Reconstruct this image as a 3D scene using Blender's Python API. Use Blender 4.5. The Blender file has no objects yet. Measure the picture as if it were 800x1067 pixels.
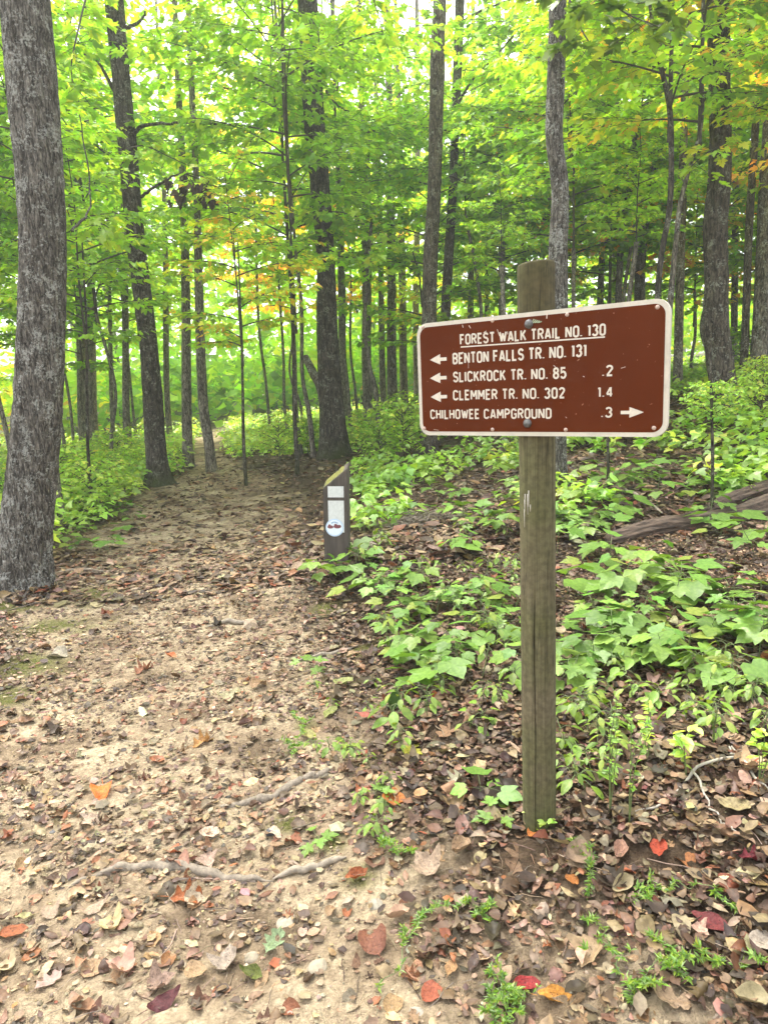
import bpy, math
import numpy as np

sc = bpy.context.scene
COL = sc.collection
rad = math.radians

# ------------------------------------------------------------------ camera
PITCH, ROLL, FPX = rad(10.0), rad(-2.5), 740.0
CAMPOS = np.array([0.0, 0.0, 1.5])
_f = np.array([0, math.cos(PITCH), -math.sin(PITCH)])
_r = np.array([1.0, 0, 0])
_u = np.array([0, math.sin(PITCH), math.cos(PITCH)])
CX = math.cos(ROLL) * _r + math.sin(ROLL) * _u
CY = -math.sin(ROLL) * _r + math.cos(ROLL) * _u
cam_data = bpy.data.cameras.new('camera')
cam_data.sensor_fit = 'VERTICAL'
cam_data.sensor_height = 24.0
cam_data.lens = 24.0 * FPX / 1067.0
cam_data.clip_start = 0.05
cam_data.clip_end = 1000
cam = bpy.data.objects.new('camera', cam_data)
COL.objects.link(cam)
from mathutils import Matrix, Vector
cam.matrix_world = Matrix([[CX[0], CY[0], -_f[0], CAMPOS[0]], [CX[1], CY[1], -_f[1], CAMPOS[1]],
                           [CX[2], CY[2], -_f[2], CAMPOS[2]], [0, 0, 0, 1]])
sc.camera = cam

# ------------------------------------------------------------------ light
SUN_EL, SUN_AZ = rad(64), rad(-30)      # azimuth clockwise from +Y
world = bpy.data.worlds.new('World')
sc.world = world
world.use_nodes = True
wn, wl = world.node_tree.nodes, world.node_tree.links
bg = wn['Background']
sky = wn.new('ShaderNodeTexSky')
sky.sky_type = 'NISHITA'
sky.sun_disc = False
sky.sun_elevation = SUN_EL
sky.sun_rotation = SUN_AZ
sky.dust_density = 4.0
hs = wn.new('ShaderNodeHueSaturation')
hs.inputs['Saturation'].default_value = 0.28      # thin overcast
wl.new(sky.outputs[0], hs.inputs['Color'])
wl.new(hs.outputs[0], bg.inputs['Color'])
bg.inputs['Strength'].default_value = 0.15
sd = bpy.data.lights.new('sun', 'SUN')
sd.energy = 1.5
sd.angle = rad(25)
sd.color = (1.0, 0.95, 0.86)
sun = bpy.data.objects.new('sun', sd)
COL.objects.link(sun)
sdir = Vector((math.sin(SUN_AZ) * math.cos(SUN_EL), math.cos(SUN_AZ) * math.cos(SUN_EL), math.sin(SUN_EL)))
sun.rotation_euler = sdir.to_track_quat('Z', 'Y').to_euler()
sun.location = sdir * 40
sc.view_settings.view_transform = 'Standard'
sc.view_settings.look = 'None'
sc.view_settings.gamma = 1.0
sc.view_settings.use_curve_mapping = False
sc.view_settings.exposure = 2.46
sc.cycles.max_bounces = 12
sc.cycles.diffuse_bounces = 7
sc.cycles.transmission_bounces = 8
sc.cycles.glossy_bounces = 2
sc.cycles.use_denoising = True
sc.cycles.use_adaptive_sampling = True
sc.cycles.adaptive_threshold = 0.02
sc.cycles.sample_clamp_indirect = 6.0

# ------------------------------------------------------------------ pixel <-> world helpers
def ray(px, py):
    u, v = (px - 400) / FPX, (533.5 - py) / FPX
    return u * CX + v * CY + _f

def at(px, py, Y):
    d = ray(px, py)
    return CAMPOS + d * (Y / d[1])

def at_h(px, py, h):
    d = ray(px, py)
    return CAMPOS + d * ((h - CAMPOS[2]) / d[2])

# ------------------------------------------------------------------ noise
def _hash(i, j, k, seed):
    n = (i * 374761393 + j * 668265263 + k * 2147483647 + seed * 974711) & 0xffffffff
    n = ((n ^ (n >> 13)) * 1274126177) & 0xffffffff
    n = ((n ^ (n >> 16)) * 2246822519) & 0xffffffff
    return ((n ^ (n >> 15)) & 0xffff) / 65535.0

def vn3(x, y, z, seed=0):
    x, y, z = np.broadcast_arrays(np.asarray(x, float), np.asarray(y, float), np.asarray(z, float))
    xi, yi, zi = np.floor(x).astype(np.int64), np.floor(y).astype(np.int64), np.floor(z).astype(np.int64)
    fx, fy, fz = x - xi, y - yi, z - zi
    fx, fy, fz = [t * t * (3 - 2 * t) for t in (fx, fy, fz)]
    out = 0
    for a in (0, 1):
        for b in (0, 1):
            for c in (0, 1):
                w = (fx if a else 1 - fx) * (fy if b else 1 - fy) * (fz if c else 1 - fz)
                out = out + w * _hash(xi + a, yi + b, zi + c, seed)
    return out * 2 - 1

def vn2(x, y, seed=0):
    x, y = np.broadcast_arrays(np.asarray(x, float), np.asarray(y, float))
    xi, yi = np.floor(x).astype(np.int64), np.floor(y).astype(np.int64)
    fx, fy = x - xi, y - yi
    fx, fy = fx * fx * (3 - 2 * fx), fy * fy * (3 - 2 * fy)
    h = lambda a, b: _hash(xi + a, yi + b, 0 * xi, seed)
    return ((h(0, 0) * (1 - fx) + h(1, 0) * fx) * (1 - fy) + (h(0, 1) * (1 - fx) + h(1, 1) * fx) * fy) * 2 - 1

def fbm2(x, y, o=4, seed=0):
    s, a, f = 0, 0.5, 1.0
    for k in range(o):
        s = s + a * vn2(x * f + 17.3 * k, y * f - 9.1 * k, seed + k)
        a *= 0.5
        f *= 2.03
    return s

# ------------------------------------------------------------------ terrain height
CP = []
def cpw(x, y, h): CP.append((x, y, h))
def cph(px, py, h):
    p = at_h(px, py, h); CP.append((p[0], p[1], h))
def cpy(px, py, Y):
    p = at(px, py, Y); CP.append((p[0], p[1], p[2]))
for p in [(-.6, -3, -.08), (-.6, 0, -.03), (-.6, 1.5, 0), (-1.1, 3, 0), (-1.42, 4.2, 0), (-1.9, 6, .0), (-2.1, 7.3, .0),
          (-2.3, 9, .03), (-2.9, 12, .1), (-3.7, 15.2, .12), (-4.7, 20, .2), (-6, 30, .3),
          (-2.2, 2, .05), (-2.4, 3.4, .06), (-3.3, 3, .12), (-5, 6, .0), (-6, 10, -.1), (-9, 15, -.1), (-12, 25, .0), (-25, 40, .5), (-14, 5, -.2),
          (0.0, 1.0, .05), (.25, 1.5, .07), (1.3, 1.2, .27), (.9, 2.6, .27), (2.2, 2.2, .45), (3.5, 1, .6),
          (1.0, -2, .1), (4, -3, .4), (4.0, 5, .66), (3.0, 8, .7), (1.2, 10, .42), (1, 14, .45), (5, 14, 1.15), (9, 9, 1.4), (10, 18, 1.6),
          (0, 20, .5), (6, 25, 1.5), (0, 35, .9), (15, 35, 2.2), (0, 60, 1.6), (-30, 70, 1.0), (30, 60, 3.2),
          (40, 10, 3), (-40, 10, -.3), (20, -30, 1), (-20, -30, -.5), (0, -30, 0), (-120, 120, 3), (120, 120, 6), (120, -120, 3), (-120, -120, 0), (0, 140, 4)]:
    cpw(*p)
cpy(561.5, 855, 2.0)
cph(22, 612, .05); cph(165, 507, .13); cph(350, 476, .3); cph(352, 583, .2)
cph(640, 562, .35); cph(800, 525, .48); cpy(755, 428, 9.3); cph(578, 512, .5)
cph(430, 545, .27); cph(310, 672, .03); cph(310, 530, .08); cph(305, 820, .03)
CP = np.array(CP)
def _tps_k(r2): return 0.5 * r2 * np.log(r2 + 1e-9)
def _fit():
    n = len(CP)
    d2 = ((CP[:, None, :2] - CP[None, :, :2]) ** 2).sum(-1)
    K = _tps_k(d2) + np.eye(n) * 0.02
    P = np.c_[np.ones(n), CP[:, :2]]
    A = np.block([[K, P], [P.T, np.zeros((3, 3))]])
    return np.linalg.solve(A, np.r_[CP[:, 2], 0, 0, 0])
_W = _fit()
def trail_x(y):
    return np.interp(y, [-5, 1.5, 3, 4.2, 6, 7.3, 9, 12, 15.2, 20, 30, 60], [-.5, -.62, -1.05, -1.38, -1.85, -2.05, -2.25, -2.9, -3.75, -4.9, -6.5, -9])
def trail_w(y):
    return np.interp(y, [0, 1.5, 3, 4.2, 6, 7.3, 9, 11, 12.5, 15, 20], [.85, .85, .9, .9, 1.05, 1.15, 1.2, 1.05, .6, .5, .45])
def path_mask(x, y):
    d = np.abs(x - trail_x(y)) / trail_w(y) + .35 * fbm2(x * 1.3, y * 1.3, 3, 5)
    m = np.clip((1.15 - d) / .35, 0, 1)
    m = np.maximum(m, np.clip(1.2 - np.hypot((x - .3) / .42, (y - 1.42) / .3) + .3 * fbm2(x * 4, y * 4, 2, 12), 0, .7))
    return m
def gh(x, y):
    x = np.asarray(x, float); y = np.asarray(y, float)
    shp = np.broadcast(x, y).shape
    xf, yf = [np.broadcast_to(t, shp).ravel() for t in (x, y)]
    out = np.empty(len(xf))
    for i in range(0, len(xf), 20000):
        a, b = xf[i:i + 20000], yf[i:i + 20000]
        d2 = (a[:, None] - CP[None, :, 0]) ** 2 + (b[:, None] - CP[None, :, 1]) ** 2
        out[i:i + 20000] = _tps_k(d2) @ _W[:-3] + _W[-3] + _W[-2] * a + _W[-1] * b
    near = np.clip(1 - (np.hypot(xf, yf) - 10) / 20, 0, 1)
    pm = path_mask(xf, yf)
    out += near * (.035 * fbm2(xf * 1.1, yf * 1.1, 3, 1) + .018 * fbm2(xf * 6, yf * 6, 3, 2) * (1 - .3 * pm))
    # eroded ledges across the clay of the trail
    l = fbm2(xf * 2.2 + .9 * yf, yf * 5.0 - 1.2 * xf, 3, 8)
    out += near * pm * (.018 * np.abs(l) + .012 * np.abs(fbm2(xf * 13 + 3 * l, yf * 19, 3, 9)) + .005 * fbm2(xf * 34, yf * 40, 2, 10))
    return out.reshape(shp) if shp else float(out[0])

def hit(px, py):
    d = ray(px, py)
    Y = np.concatenate([np.arange(.8, 8, .02), np.arange(8, 40, .1)])
    P = CAMPOS[None] + d[None] * (Y / d[1])[:, None]
    below = P[:, 2] < gh(P[:, 0], P[:, 1])
    i = int(np.argmax(below)) if below.any() else len(Y) - 1
    return P[i]

# ------------------------------------------------------------------ mesh helpers
def mesh(name, V, faces, mat=None, cols=None, smooth=True):
    V = np.asarray(V, np.float32)
    me = bpy.data.meshes.new(name)
    if not isinstance(faces, list): faces = [faces]
    faces = [np.asarray(f, np.int32) for f in faces if len(f)]
    loops = np.concatenate([f.ravel() for f in faces])
    tot = np.concatenate([np.full(len(f), f.shape[1], np.int32) for f in faces])
    start = np.r_[0, np.cumsum(tot)[:-1]].astype(np.int32)
    me.vertices.add(len(V)); me.vertices.foreach_set('co', V.ravel())
    me.loops.add(len(loops)); me.loops.foreach_set('vertex_index', loops)
    me.polygons.add(len(tot)); me.polygons.foreach_set('loop_start', start)
    me.update(calc_edges=True)
    me.polygons.foreach_set('use_smooth', np.full(len(tot), smooth))
    if cols is not None:
        a = me.color_attributes.new('col', 'FLOAT_COLOR', 'POINT')
        c = np.ones((len(V), 4), np.float32); c[:, :cols.shape[1]] = cols
        a.data.foreach_set('color', c.ravel())
    if mat is not None: me.materials.append(mat)
    me.update()
    return me

def obj(name, me, parent=None, loc=(0, 0, 0), rot=None):
    o = bpy.data.objects.new(name, me)
    COL.objects.link(o)
    o.location = loc
    if rot is not None: o.rotation_euler = rot
    if parent is not None: o.parent = parent
    return o

def tag(o, label=None, cat=None, group=None, kind=None):
    if label: o['label'] = label
    if cat: o['category'] = cat
    if group: o['group'] = group
    if kind: o['kind'] = kind
    return o

def thing(name, label, cat, loc=(0, 0, 0), rot=None, group=None):
    return tag(obj(name, None, None, loc, rot), label, cat, group)

class Geo:
    def __init__(s): s.v, s.f, s.c, s.n = [], [], [], 0
    def add(s, V, F, col=None):
        s.v.append(np.asarray(V, float))
        for f in (F if isinstance(F, list) else [F]): s.f.append(np.asarray(f) + s.n)
        if col is not None: s.c.append(np.broadcast_to(np.asarray(col, float), (len(V), 3)))
        s.n += len(V)
    def mesh(s, name, mat, smooth=True):
        by = {}
        for f in s.f: by.setdefault(f.shape[1], []).append(f)
        return mesh(name, np.concatenate(s.v), [np.concatenate(x) for x in by.values()], mat,
                    np.concatenate(s.c) if s.c else None, smooth)

def tube(P, R, n=8, cap=True):
    P = np.asarray(P, float); R = np.broadcast_to(np.asarray(R, float), (len(P),))
    T = np.gradient(P, axis=0); T /= np.linalg.norm(T, axis=1)[:, None] + 1e-12
    ref = np.array([0, 0, 1.0]) if abs(T[0][2]) < .9 else np.array([1.0, 0, 0])
    a = np.cross(T[0], ref); a /= np.linalg.norm(a)
    th = np.arange(n) * 2 * math.pi / n
    V = []
    for i in range(len(P)):
        a = a - T[i] * (a @ T[i]); a /= np.linalg.norm(a) + 1e-12
        b = np.cross(T[i], a)
        V.append(P[i] + R[i] * (np.cos(th)[:, None] * a + np.sin(th)[:, None] * b))
    V = np.concatenate(V)
    i, j = np.meshgrid(np.arange(len(P) - 1), np.arange(n), indexing='ij')
    j2 = (j + 1) % n
    F = [np.stack([i * n + j, i * n + j2, (i + 1) * n + j2, (i + 1) * n + j], -1).reshape(-1, 4)]
    if cap:
        k = len(V)
        V = np.r_[V, P[:1], P[-1:]]
        jj = np.arange(n); j2 = (jj + 1) % n
        F.append(np.r_[np.stack([np.full(n, k), j2, jj], -1), np.stack([np.full(n, k + 1), (len(P) - 1) * n + jj, (len(P) - 1) * n + j2], -1)])
    return V, F

def spline(P, m):
    P = np.asarray(P, float)
    if len(P) == 2: return P[0] + (P[1] - P[0]) * np.linspace(0, 1, m)[:, None]
    n = len(P); t = np.linspace(0, n - 1 - 1e-9, m); i = t.astype(int); f = (t - i)[:, None]
    g = lambda k: P[np.clip(k, 0, n - 1)]
    p0, p1, p2, p3 = g(i - 1), g(i), g(i + 1), g(i + 2)
    p0 = np.where((i == 0)[:, None], 2 * p1 - p2, p0)
    p3 = np.where((i == n - 2)[:, None], 2 * p2 - p1, p3)
    return .5 * (2 * p1 + (p2 - p0) * f + (2 * p0 - 5 * p1 + 4 * p2 - p3) * f ** 2 + (3 * p1 - p0 - 3 * p2 + p3) * f ** 3)

def rot_frames(fwd, up):
    y = fwd / (np.linalg.norm(fwd, axis=1)[:, None] + 1e-9)
    x = np.cross(y, up); x /= np.linalg.norm(x, axis=1)[:, None] + 1e-9
    z = np.cross(x, y)
    return np.stack([x, y, z], -1)            # columns

def place(tmpl, pos, M, s):
    V, F = tmpl
    N, K = len(pos), len(V)
    W = np.einsum('nij,kj->nki', M, V) * np.asarray(s).reshape(-1, 1, 1) + pos[:, None]
    off = (np.arange(N) * K)[:, None, None]
    return W.reshape(-1, 3), [(np.asarray(f)[None] + off).reshape(-1, f.shape[1]) for f in F]

# ------------------------------------------------------------------ materials
def mat_new(name):
    m = bpy.data.materials.new(name); m.use_nodes = True
    nt = m.node_tree; nt.nodes.clear()
    out = nt.nodes.new('ShaderNodeOutputMaterial')
    def N(t, inp=None, **kw):
        n = nt.nodes.new(t)
        for k, v in kw.items(): setattr(n, k, v)
        for k, v in (inp or {}).items():
            if isinstance(v, bpy.types.NodeSocket): nt.links.new(v, n.inputs[k])
            else: n.inputs[k].default_value = v
        return n
    def ramp(fac, stops):
        n = N('ShaderNodeValToRGB', {'Fac': fac}); e = n.color_ramp.elements
        while len(e) < len(stops): e.new(.5)
        for x, (p, c) in zip(e, stops):
            x.position = p; x.color = (*c, 1) if len(c) == 3 else c
        return n.outputs['Color']
    def mix(fac, a, b, mode='MIX'):
        n = N('ShaderNodeMix', {}, data_type='RGBA', blend_type=mode)
        for k, v in ((0, fac), (6, a), (7, b)):
            if isinstance(v, bpy.types.NodeSocket): nt.links.new(v, n.inputs[k])
            else: n.inputs[k].default_value = v if not isinstance(v, tuple) or len(v) == 4 else (*v, 1)
        return n.outputs[2]
    def bump(h, strength=.5, dist=.01, prev=None):
        d = {'Height': h, 'Strength': strength, 'Distance': dist}
        if prev is not None: d['Normal'] = prev
        return N('ShaderNodeBump', d).outputs[0]
    def fin(shader): nt.links.new(shader, out.inputs['Surface'])
    return m, N, ramp, mix, bump, fin

def leaf_mat(name, source='attr', trans=.42, gloss=.06):
    m, N, ramp, mix, bump, fin = mat_new(name)
    c = N('ShaderNodeAttribute', attribute_name='col').outputs['Color'] if source == 'attr' else N('ShaderNodeObjectInfo').outputs['Color']
    tc = mix(1.0, c, (1.3, 1.28, .52), 'MULTIPLY')
    d = N('ShaderNodeBsdfDiffuse', {'Color': c}).outputs[0]
    t = N('ShaderNodeBsdfTranslucent', {'Color': tc}).outputs[0]
    s = N('ShaderNodeAddShader', {0: d, 1: t}).outputs[0]      # a leaf lets through about as much light as it reflects
    if gloss:
        g = N('ShaderNodeBsdfGlossy', {'Color': (1, 1, 1, 1), 'Roughness': .45}).outputs[0]
        s = N('ShaderNodeMixShader', {0: gloss, 1: s, 2: g}).outputs[0]
    fin(s)
    return m
LEAF = leaf_mat('green_leaf')
LEAF_FAR = leaf_mat('distant_leaf', gloss=0.03)

def seed_leaf_mat():
    m, N, ramp, mix, bump, fin = mat_new('seedling_leaf')
    c = N('ShaderNodeAttribute', attribute_name='col').outputs['Color']
    co = N('ShaderNodeTexCoord').outputs['Object']
    n1 = N('ShaderNodeTexNoise', {'Vector': co, 'Scale': 60, 'Detail': 3}).outputs[0]
    c2 = mix(ramp(n1, [(.35, (0, 0, 0)), (.7, (1, 1, 1))]), mix(1, c, (.75, .8, .7), 'MULTIPLY'), mix(1, c, (1.2, 1.12, 1.1), 'MULTIPLY'))
    b = bump(n1, .25, .004)
    d = N('ShaderNodeBsdfDiffuse', {'Color': c2, 'Normal': b}).outputs[0]
    t = N('ShaderNodeBsdfTranslucent', {'Color': mix(1, c2, (1.2, 1.2, .5), 'MULTIPLY')}).outputs[0]
    s = N('ShaderNodeMixShader', {0: .3, 1: d, 2: t}).outputs[0]
    g = N('ShaderNodeBsdfGlossy', {'Color': (1, 1, 1, 1), 'Roughness': .42, 'Normal': b}).outputs[0]
    fin(N('ShaderNodeMixShader', {0: .025, 1: s, 2: g}).outputs[0])
    return m
SEED = seed_leaf_mat()

def dead_leaf_mat(name, source):
    m, N, ramp, mix, bump, fin = mat_new(name)
    if source == 'attr': c = N('ShaderNodeAttribute', attribute_name='col').outputs['Color']
    else: c = N('ShaderNodeObjectInfo').outputs['Color']
    co = N('ShaderNodeTexCoord').outputs['Object' if source == 'obj' else 'Object']
    sc_ = 9 if source == 'obj' else 70
    n1 = N('ShaderNodeTexNoise', {'Vector': co, 'Scale': sc_, 'Detail': 4, 'Roughness': .65}).outputs[0]
    c2 = mix(ramp(n1, [(.3, (0, 0, 0)), (.7, (1, 1, 1))]), mix(1, c, (.62, .58, .55), 'MULTIPLY'), mix(1, c, (1.25, 1.2, 1.15), 'MULTIPLY'))
    if source == 'obj':
        spots = N('ShaderNodeTexNoise', {'Vector': co, 'Scale': 14, 'Detail': 1}).outputs[0]
        c2 = mix(ramp(spots, [(.66, (0, 0, 0)), (.7, (1, 1, 1))]), c2, mix(1, c2, (.35, .3, .3), 'MULTIPLY'))
        sep = N('ShaderNodeSeparateXYZ', {0: co})
        ax = N('ShaderNodeMath', {0: sep.outputs[0]}, operation='ABSOLUTE').outputs[0]
        vein = N('ShaderNodeMath', {0: ax, 1: .018}, operation='LESS_THAN').outputs[0]
        w = N('ShaderNodeMath', {0: sep.outputs[1], 1: ax}, operation='SUBTRACT').outputs[0]
        w = N('ShaderNodeMath', {0: w, 1: 7.5}, operation='MULTIPLY').outputs[0]
        w = N('ShaderNodeMath', {0: w}, operation='FRACT').outputs[0]
        w = N('ShaderNodeMath', {0: w, 1: .1}, operation='LESS_THAN').outputs[0]
        v = N('ShaderNodeMath', {0: vein, 1: w}, operation='MAXIMUM').outputs[0]
        v = N('ShaderNodeMath', {0: v, 1: .35}, operation='MULTIPLY').outputs[0]
        c2 = mix(v, c2, mix(1, c2, (1.5, 1.4, 1.2), 'MULTIPLY'))
    b = bump(n1, .35, .05 if source == 'obj' else .004)
    p = N('ShaderNodeBsdfPrincipled', {'Base Color': c2, 'Roughness': .55, 'Normal': b, 'Specular IOR Level': .35}).outputs[0]
    t = N('ShaderNodeBsdfTranslucent', {'Color': c2}).outputs[0]
    fin(N('ShaderNodeMixShader', {0: .12, 1: p, 2: t}).outputs[0])
    return m
DEAD = dead_leaf_mat('fallen_leaf', 'obj')
LITTER = dead_leaf_mat('leaf_litter', 'attr')

def bark_mat(name, dark, light, lichen, lich_amt, scale=1.0, moss=0.0):
    m, N, ramp, mix, bump, fin = mat_new(name)
    co = N('ShaderNodeTexCoord').outputs['Object']
    mp = N('ShaderNodeMapping', {'Vector': co, 'Scale': (26 * scale, 26 * scale, 5 * scale)}).outputs[0]
    wob = N('ShaderNodeTexNoise', {'Vector': mp, 'Scale': .8, 'Detail': 3}).outputs['Color']
    mp2 = mix(.25, mp, wob, 'ADD')
    vor = N('ShaderNodeTexVoronoi', {'Vector': mp2, 'Scale': 1.0}, feature='DISTANCE_TO_EDGE').outputs['Distance']
    n1 = N('ShaderNodeTexNoise', {'Vector': mp, 'Scale': 1.6, 'Detail': 6, 'Roughness': .7}).outputs[0]
    n2 = N('ShaderNodeTexNoise', {'Vector': co, 'Scale': 2.2, 'Detail': 3}).outputs[0]
    n3 = N('ShaderNodeTexNoise', {'Vector': co, 'Scale': 38 * scale, 'Detail': 4, 'Roughness': .75}).outputs[0]
    n4 = N('ShaderNodeTexNoise', {'Vector': co, 'Scale': 7, 'Detail': 5, 'Roughness': .7}).outputs[0]
    c = ramp(n1, [(.33, dark), (.68, light)])
    fur = ramp(vor, [(.0, (.25, .23, .22)), (.16, (1, 1, 1))])
    c = mix(.45, c, fur, 'MULTIPLY')
    mp6 = N('ShaderNodeMapping', {'Vector': mix(.04, co, N('ShaderNodeTexNoise', {'Vector': co, 'Scale': 9, 'Detail': 3}).outputs['Color'], 'ADD'), 'Scale': (17 * scale, 17 * scale, 3.6 * scale)}).outputs[0]
    n6 = N('ShaderNodeTexNoise', {'Vector': mp6, 'Scale': 1.0, 'Detail': 3, 'Roughness': .55}).outputs[0]
    r6 = N('ShaderNodeMath', {0: N('ShaderNodeMath', {0: n6, 1: .5}, operation='SUBTRACT').outputs[0]}, operation='ABSOLUTE').outputs[0]
    fis = ramp(r6, [(.0, (.2, .19, .18)), (.022, (.55, .53, .52)), (.06, (1.1, 1.1, 1.1))])  # dark fissure bark, with furrow shade painted into the colour to suggest relief
    c = mix(.9, c, fis, 'MULTIPLY')
    mp5 = N('ShaderNodeMapping', {'Vector': co, 'Scale': (70 * scale, 70 * scale, 22 * scale)}).outputs[0]
    n5 = N('ShaderNodeTexNoise', {'Vector': mp5, 'Scale': 1.0, 'Detail': 5, 'Roughness': .75}).outputs[0]
    c = mix(.9, c, ramp(n5, [(.36, (.3, .28, .27)), (.5, (1, 1, 1)), (.66, (1.75, 1.72, 1.65))]), 'MULTIPLY')
    c = mix(ramp(n2, [(.35, (0, 0, 0)), (.7, (.5, .5, .5))]), c, mix(1, c, (.6, .58, .55), 'MULTIPLY'))
    lm = N('ShaderNodeMath', {0: n3, 1: ramp(n4, [(.35, (.55, .55, .55)), (.65, (1, 1, 1))])}, operation='MULTIPLY').outputs[0]
    lo = .5 - .12 * lich_amt
    c = mix(ramp(lm, [(lo, (0, 0, 0)), (lo + .07, (.85, .85, .85))]), c, (*lichen, 1))
    if moss:
        sep = N('ShaderNodeSeparateXYZ', {0: co}).outputs[2]
        mz = N('ShaderNodeMapRange', {0: sep, 1: moss, 2: 0.0, 3: 0.0, 4: 1.0}).outputs[0]
        mm = N('ShaderNodeMath', {0: mz, 1: ramp(n2, [(.3, (.2, .2, .2)), (.6, (1, 1, 1))])}, operation='MULTIPLY').outputs[0]
        c = mix(mm, c, (.06, .075, .02, 1))
    h = N('ShaderNodeMath', {0: ramp(vor, [(.0, (0, 0, 0)), (.25, (1, 1, 1))]), 1: n1}, operation='MULTIPLY').outputs[0]
    b = bump(h, .9, .02)
    b = bump(fis, .8, .015, b)
    b = bump(n5, .8, .01, b)
    b = bump(n3, .4, .006, b)
    fin(N('ShaderNodeBsdfPrincipled', {'Base Color': c, 'Roughness': .9, 'Normal': b, 'Specular IOR Level': .2}).outputs[0])
    return m
BARK_GREY = bark_mat('lichen_bark', (.06, .054, .046), (.26, .235, .2), (.38, .38, .34), .6, 1.45)
BARK_DARK = bark_mat('dark_bark', (.03, .025, .02), (.14, .12, .094), (.24, .24, .19), .4, moss=.5)
BARK_BROWN = bark_mat('brown_bark', (.05, .04, .03), (.19, .16, .12), (.3, .3, .24), .35)
BARK_PALE = bark_mat('pale_bark', (.12, .1, .08), (.32, .28, .23), (.42, .42, .38), .5)
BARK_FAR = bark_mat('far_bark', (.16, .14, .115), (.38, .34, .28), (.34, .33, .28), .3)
BARKS = {'grey': BARK_GREY, 'dark': BARK_DARK, 'brown': BARK_BROWN, 'pale': BARK_PALE, 'far': BARK_FAR}

def plain(name, col, rough=.7, noise=.25, scale=40, metallic=0.0, bmp=.0, stretch=(1, 1, 1)):
    m, N, ramp, mix, bump, fin = mat_new(name)
    co = N('ShaderNodeTexCoord').outputs['Object']
    mp = N('ShaderNodeMapping', {'Vector': co, 'Scale': stretch}).outputs[0]
    n = N('ShaderNodeTexNoise', {'Vector': mp, 'Scale': scale, 'Detail': 5, 'Roughness': .65}).outputs[0]
    lo = tuple(x * (1 - noise) for x in col); hi = tuple(min(1, x * (1 + noise)) for x in col)
    c = ramp(n, [(.3, lo), (.7, hi)])
    d = {'Base Color': c, 'Roughness': rough, 'Metallic': metallic}
    if bmp: d['Normal'] = bump(n, bmp, .005)
    fin(N('ShaderNodeBsdfPrincipled', d).outputs[0])
    return m
TWIG = plain('twig_bark', (.06, .048, .036), .9, .4, 30)
STEM_GREEN = plain('green_stem', (.12, .16, .05), .6, .3, 60)
STEM_DARK = plain('woody_stem', (.05, .035, .025), .8, .3, 60)
DEADWOOD = plain('weathered_stick', (.24, .2, .15), .9, .45, 45, bmp=.5, stretch=(1, 1, 1))
PALEWOOD = plain('pale_twig', (.36, .32, .26), .85, .3, 60, bmp=.3)
ROOTM = plain('root_bark', (.19, .155, .115), .9, .45, 55, bmp=.6)
STONE = plain('pebble_stone', (.34, .31, .27), .85, .3, 30, bmp=.4)

def ground_mat():
    m, N, ramp, mix, bump, fin = mat_new('forest_floor')
    a = N('ShaderNodeAttribute', attribute_name='col').outputs['Color']
    s = N('ShaderNodeSeparateColor', {0: a})
    path, moss, grn = s.outputs[0], s.outputs[1], s.outputs[2]
    co = N('ShaderNodeTexCoord').outputs['Object']
    nA = N('ShaderNodeTexNoise', {'Vector': co, 'Scale': 2.6, 'Detail': 6, 'Roughness': .62}).outputs[0]
    nB = N('ShaderNodeTexNoise', {'Vector': co, 'Scale': 24, 'Detail': 6, 'Roughness': .7}).outputs[0]
    nC = N('ShaderNodeTexNoise', {'Vector': co, 'Scale': 110, 'Detail': 4, 'Roughness': .7}).outputs[0]
    vo = N('ShaderNodeTexVoronoi', {'Vector': mix(.05, co, N('ShaderNodeTexNoise', {'Vector': co, 'Scale': 12}).outputs['Color'], 'ADD'), 'Scale': 46, 'Randomness': 1.0})
    clay = ramp(nA, [(.3, (.19, .14, .092)), (.44, (.36, .28, .19)), (.64, (.56, .47, .33))])
    clay = mix(.75, clay, ramp(nB, [(.33, (.48, .45, .42)), (.5, (.95, .93, .9)), (.62, (1.18, 1.17, 1.12))]), 'MULTIPLY')
    clay = mix(.5, clay, ramp(nC, [(.32, (.55, .5, .46)), (.6, (1.15, 1.13, 1.1))]), 'MULTIPLY')
    peb = ramp(vo.outputs['Distance'], [(.15, (1.12, 1.1, 1.08)), (.6, (.72, .68, .62))])
    clay = mix(.45, clay, peb, 'MULTIPLY')
    duff = ramp(nB, [(.3, (.035, .024, .015)), (.55, (.1, .068, .042)), (.75, (.2, .145, .095))])
    duff = mix(.5, duff, ramp(nC, [(.35, (.5, .5, .5)), (.65, (1.3, 1.25, 1.2))]), 'MULTIPLY')
    pn = N('ShaderNodeMath', {0: path, 1: ramp(nA, [(.3, (.5, .5, .5)), (.5, (1, 1, 1))])}, operation='MULTIPLY').outputs[0]
    c = mix(pn, duff, clay)
    mosc = ramp(nC, [(.3, (.045, .055, .012)), (.7, (.17, .17, .04))])
    mf = N('ShaderNodeMath', {0: moss, 1: ramp(nB, [(.3, (.3, .3, .3)), (.55, (1, 1, 1))])}, operation='MULTIPLY').outputs[0]
    c = mix(mf, c, mosc)
    gf = N('ShaderNodeMath', {0: grn, 1: ramp(nB, [(.35, (0, 0, 0)), (.6, (.9, .9, .9))])}, operation='MULTIPLY').outputs[0]
    c = mix(gf, c, (.09, .12, .03, 1))
    h1 = N('ShaderNodeMath', {0: nB, 1: nC}, operation='ADD').outputs[0]
    b = bump(h1, 1.0, .018)
    b = bump(vo.outputs['Distance'], .35, .01, b)
    fin(N('ShaderNodeBsdfPrincipled', {'Base Color': c, 'Roughness': .95, 'Normal': b, 'Specular IOR Level': .15}).outputs[0])
    return m

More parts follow.
